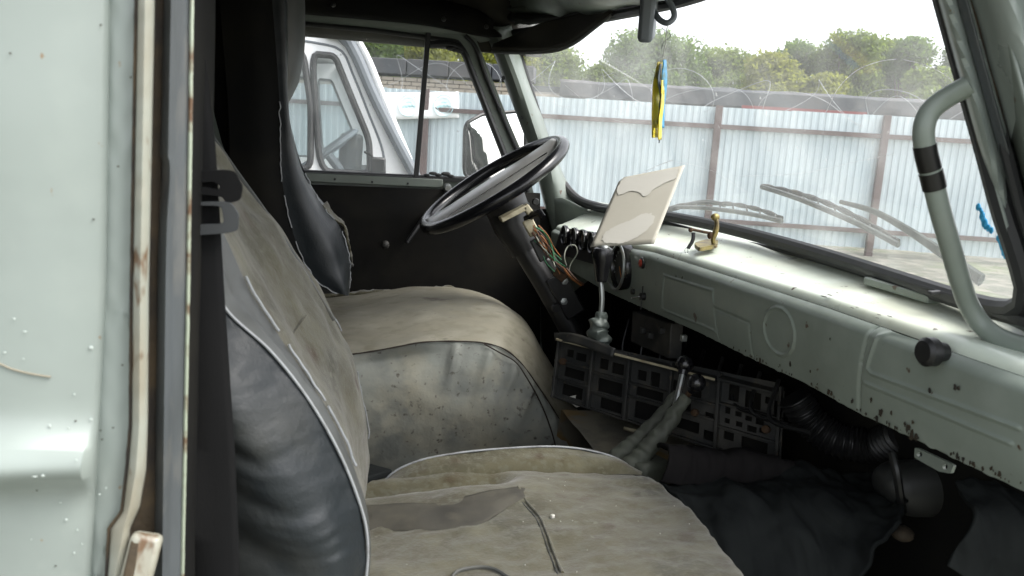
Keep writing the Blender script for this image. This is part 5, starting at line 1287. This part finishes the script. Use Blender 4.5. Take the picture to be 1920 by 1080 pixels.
fg_ = thing('brass_hook', A(1325, 466, z=1.325), 'small aged brass hook fitting with a chained pin standing on the dashboard shelf', 'hook')
fz = A(1335, 462, z=1.33); fd = (fz-CAM).dot(Fw)
def Q(u, v, o=0): return A(u, v, d=fd+o)
build(MB().plate(rnd([A(u, v, z=1.327) for u, v in [(1300, 462), (1322, 455), (1346, 456), (1345, 465), (1310, 472)]], .25), [], (0, 0, 1), .007), 'base_plate', M['brass'], fg_)
build(MB().tube(spl([Q(1340, 464), Q(1337, 450), Q(1341, 436), Q(1344, 420), Q(1341, 408)], 20), lambda t: .0068-.001*math.sin(t*9), 10, flat=.7), 'stem', M['brass'], fg_)
build(MB().sphere(Q(1341, 407), .0092, 12, (1, .8, .8)), 'head', M['brass'], fg_)
build(MB().tube([Q(1335, 438), Q(1296, 430)], .0028, 8), 'pin', M['rusty_bolt'], fg_)
build(MB().sphere(Q(1295, 431), .005, 8), 'pin_head', M['rusty_bolt'], fg_)
build(MB().sphere(Q(1331, 441), .007, 8, (.7, 1, 1.1)), 'nut', M['rusty_bolt'], fg_)
build(MB().tube(spl([Q(1300, 436), Q(1299, 450), Q(1290, 466)], 10), .0038, 8), 'spring', M['plastic'], fg_)
build(MB().tube([Q(1287+3*math.cos(a), 470+5*math.sin(a)) for a in np.linspace(0, 2*math.pi, 12, endpoint=False)], .0007, 5, closed=True), 'ring', M['steel'], fg_)

# ================================================================== WIPERS outside the glass
def wiper(px, arm, label, seed):
    b0_ = WS(*px[0], .03); t = thing('wiper', WS(*px[-1], .03), label, 'wiper', 'windscreen wipers')
    P_ = spl([WS(u, v, .018) for u, v in px], 40)
    build(MB().tube(P_, lambda s: .0048, 8, flat=.8), 'blade_rubber', M['wip'], t)
    P2_ = spl([WS(u, v-lift, .032) for (u, v), lift in zip(px, np.interp(np.linspace(0, 1, len(px)), [0, .35, .6, 1], [2, 12, 14, 6]))], 60)
    br = MB().tube(P2_, lambda s: .0032+.0020*abs(math.sin(s*26)), 8, flat=.8)
    for k in range(0, 58, 7): br.tube([P2_[k], P_[min(39, int(k/60*40))]], .0018, 6)
    build(br, 'blade_bridge', M['dusty_plastic'], t)
    build(MB().tube(spl([WS(u, v, o) for u, v, o in arm], 30), lambda s: .0035+.0055*s, 8, flat=.5), 'wiper_arm', M['wip'], t)
M['wip'] = mat('grey_worn_rubber', (.055, .065, .06), .5, var=[((.1, .11, .1), 40, .5, .7)])
wiper([(1266, 388), (1320, 390), (1380, 397), (1430, 406), (1466, 415)], [(1360, 386, .04), (1330, 378, .05), (1290, 384, .06), (1240, 396, .07)], 'left wiper lying flat along the bottom of the windscreen', 1)
wiper([(1428, 350), (1490, 370), (1550, 394), (1620, 425), (1684, 459)], [(1575, 378, .04), (1640, 397, .05), (1700, 430, .06), (1760, 470, .06), (1840, 525, .06)], 'right wiper raised diagonally across the windscreen', 2)

# ================================================================== OUTSIDE MIRROR of the driver door
om = thing('door_mirror', A(905, 330, y=1.06), 'tall rounded driver side mirror in a dark frame outside the vent window', 'mirror')
mp = rnd([A(870, 335, y=1.05), A(872, 232, y=1.05), A(905, 214, y=1.09), A(985, 208, y=1.13), A(985, 338, y=1.13)], .18)
ctr = sum(mp, Vector())/len(mp)
nm_ = (A(870, 335, y=1.05)-A(872, 232, y=1.05)).cross(A(985, 338, y=1.13)-A(870, 335, y=1.05)).normalized()
if nm_.dot(Fw) < 0: nm_ = -nm_
build(MB().add([ctr]+mp, [(0, i+1, (i+1) % len(mp)+1) for i in range(len(mp))]), 'mirror_glass', M['mirror'], om, smooth=False)
build(MB().tube(mp, .006, 8, closed=True), 'mirror_frame', M['plastic'], om)
build(MB().grid([[p+nm_*o_+(ctr-p)*k for p in mp] for o_, k in ((.006, 0), (.025, .06), (.035, .3), (.036, .99))], closed=True), 'mirror_shell', M['plastic'], om)
build(MB().tube([A(940, 350, y=1.05), A(960, 420, y=.9)], .008, 8), 'mirror_bracket', M['plastic'], om)
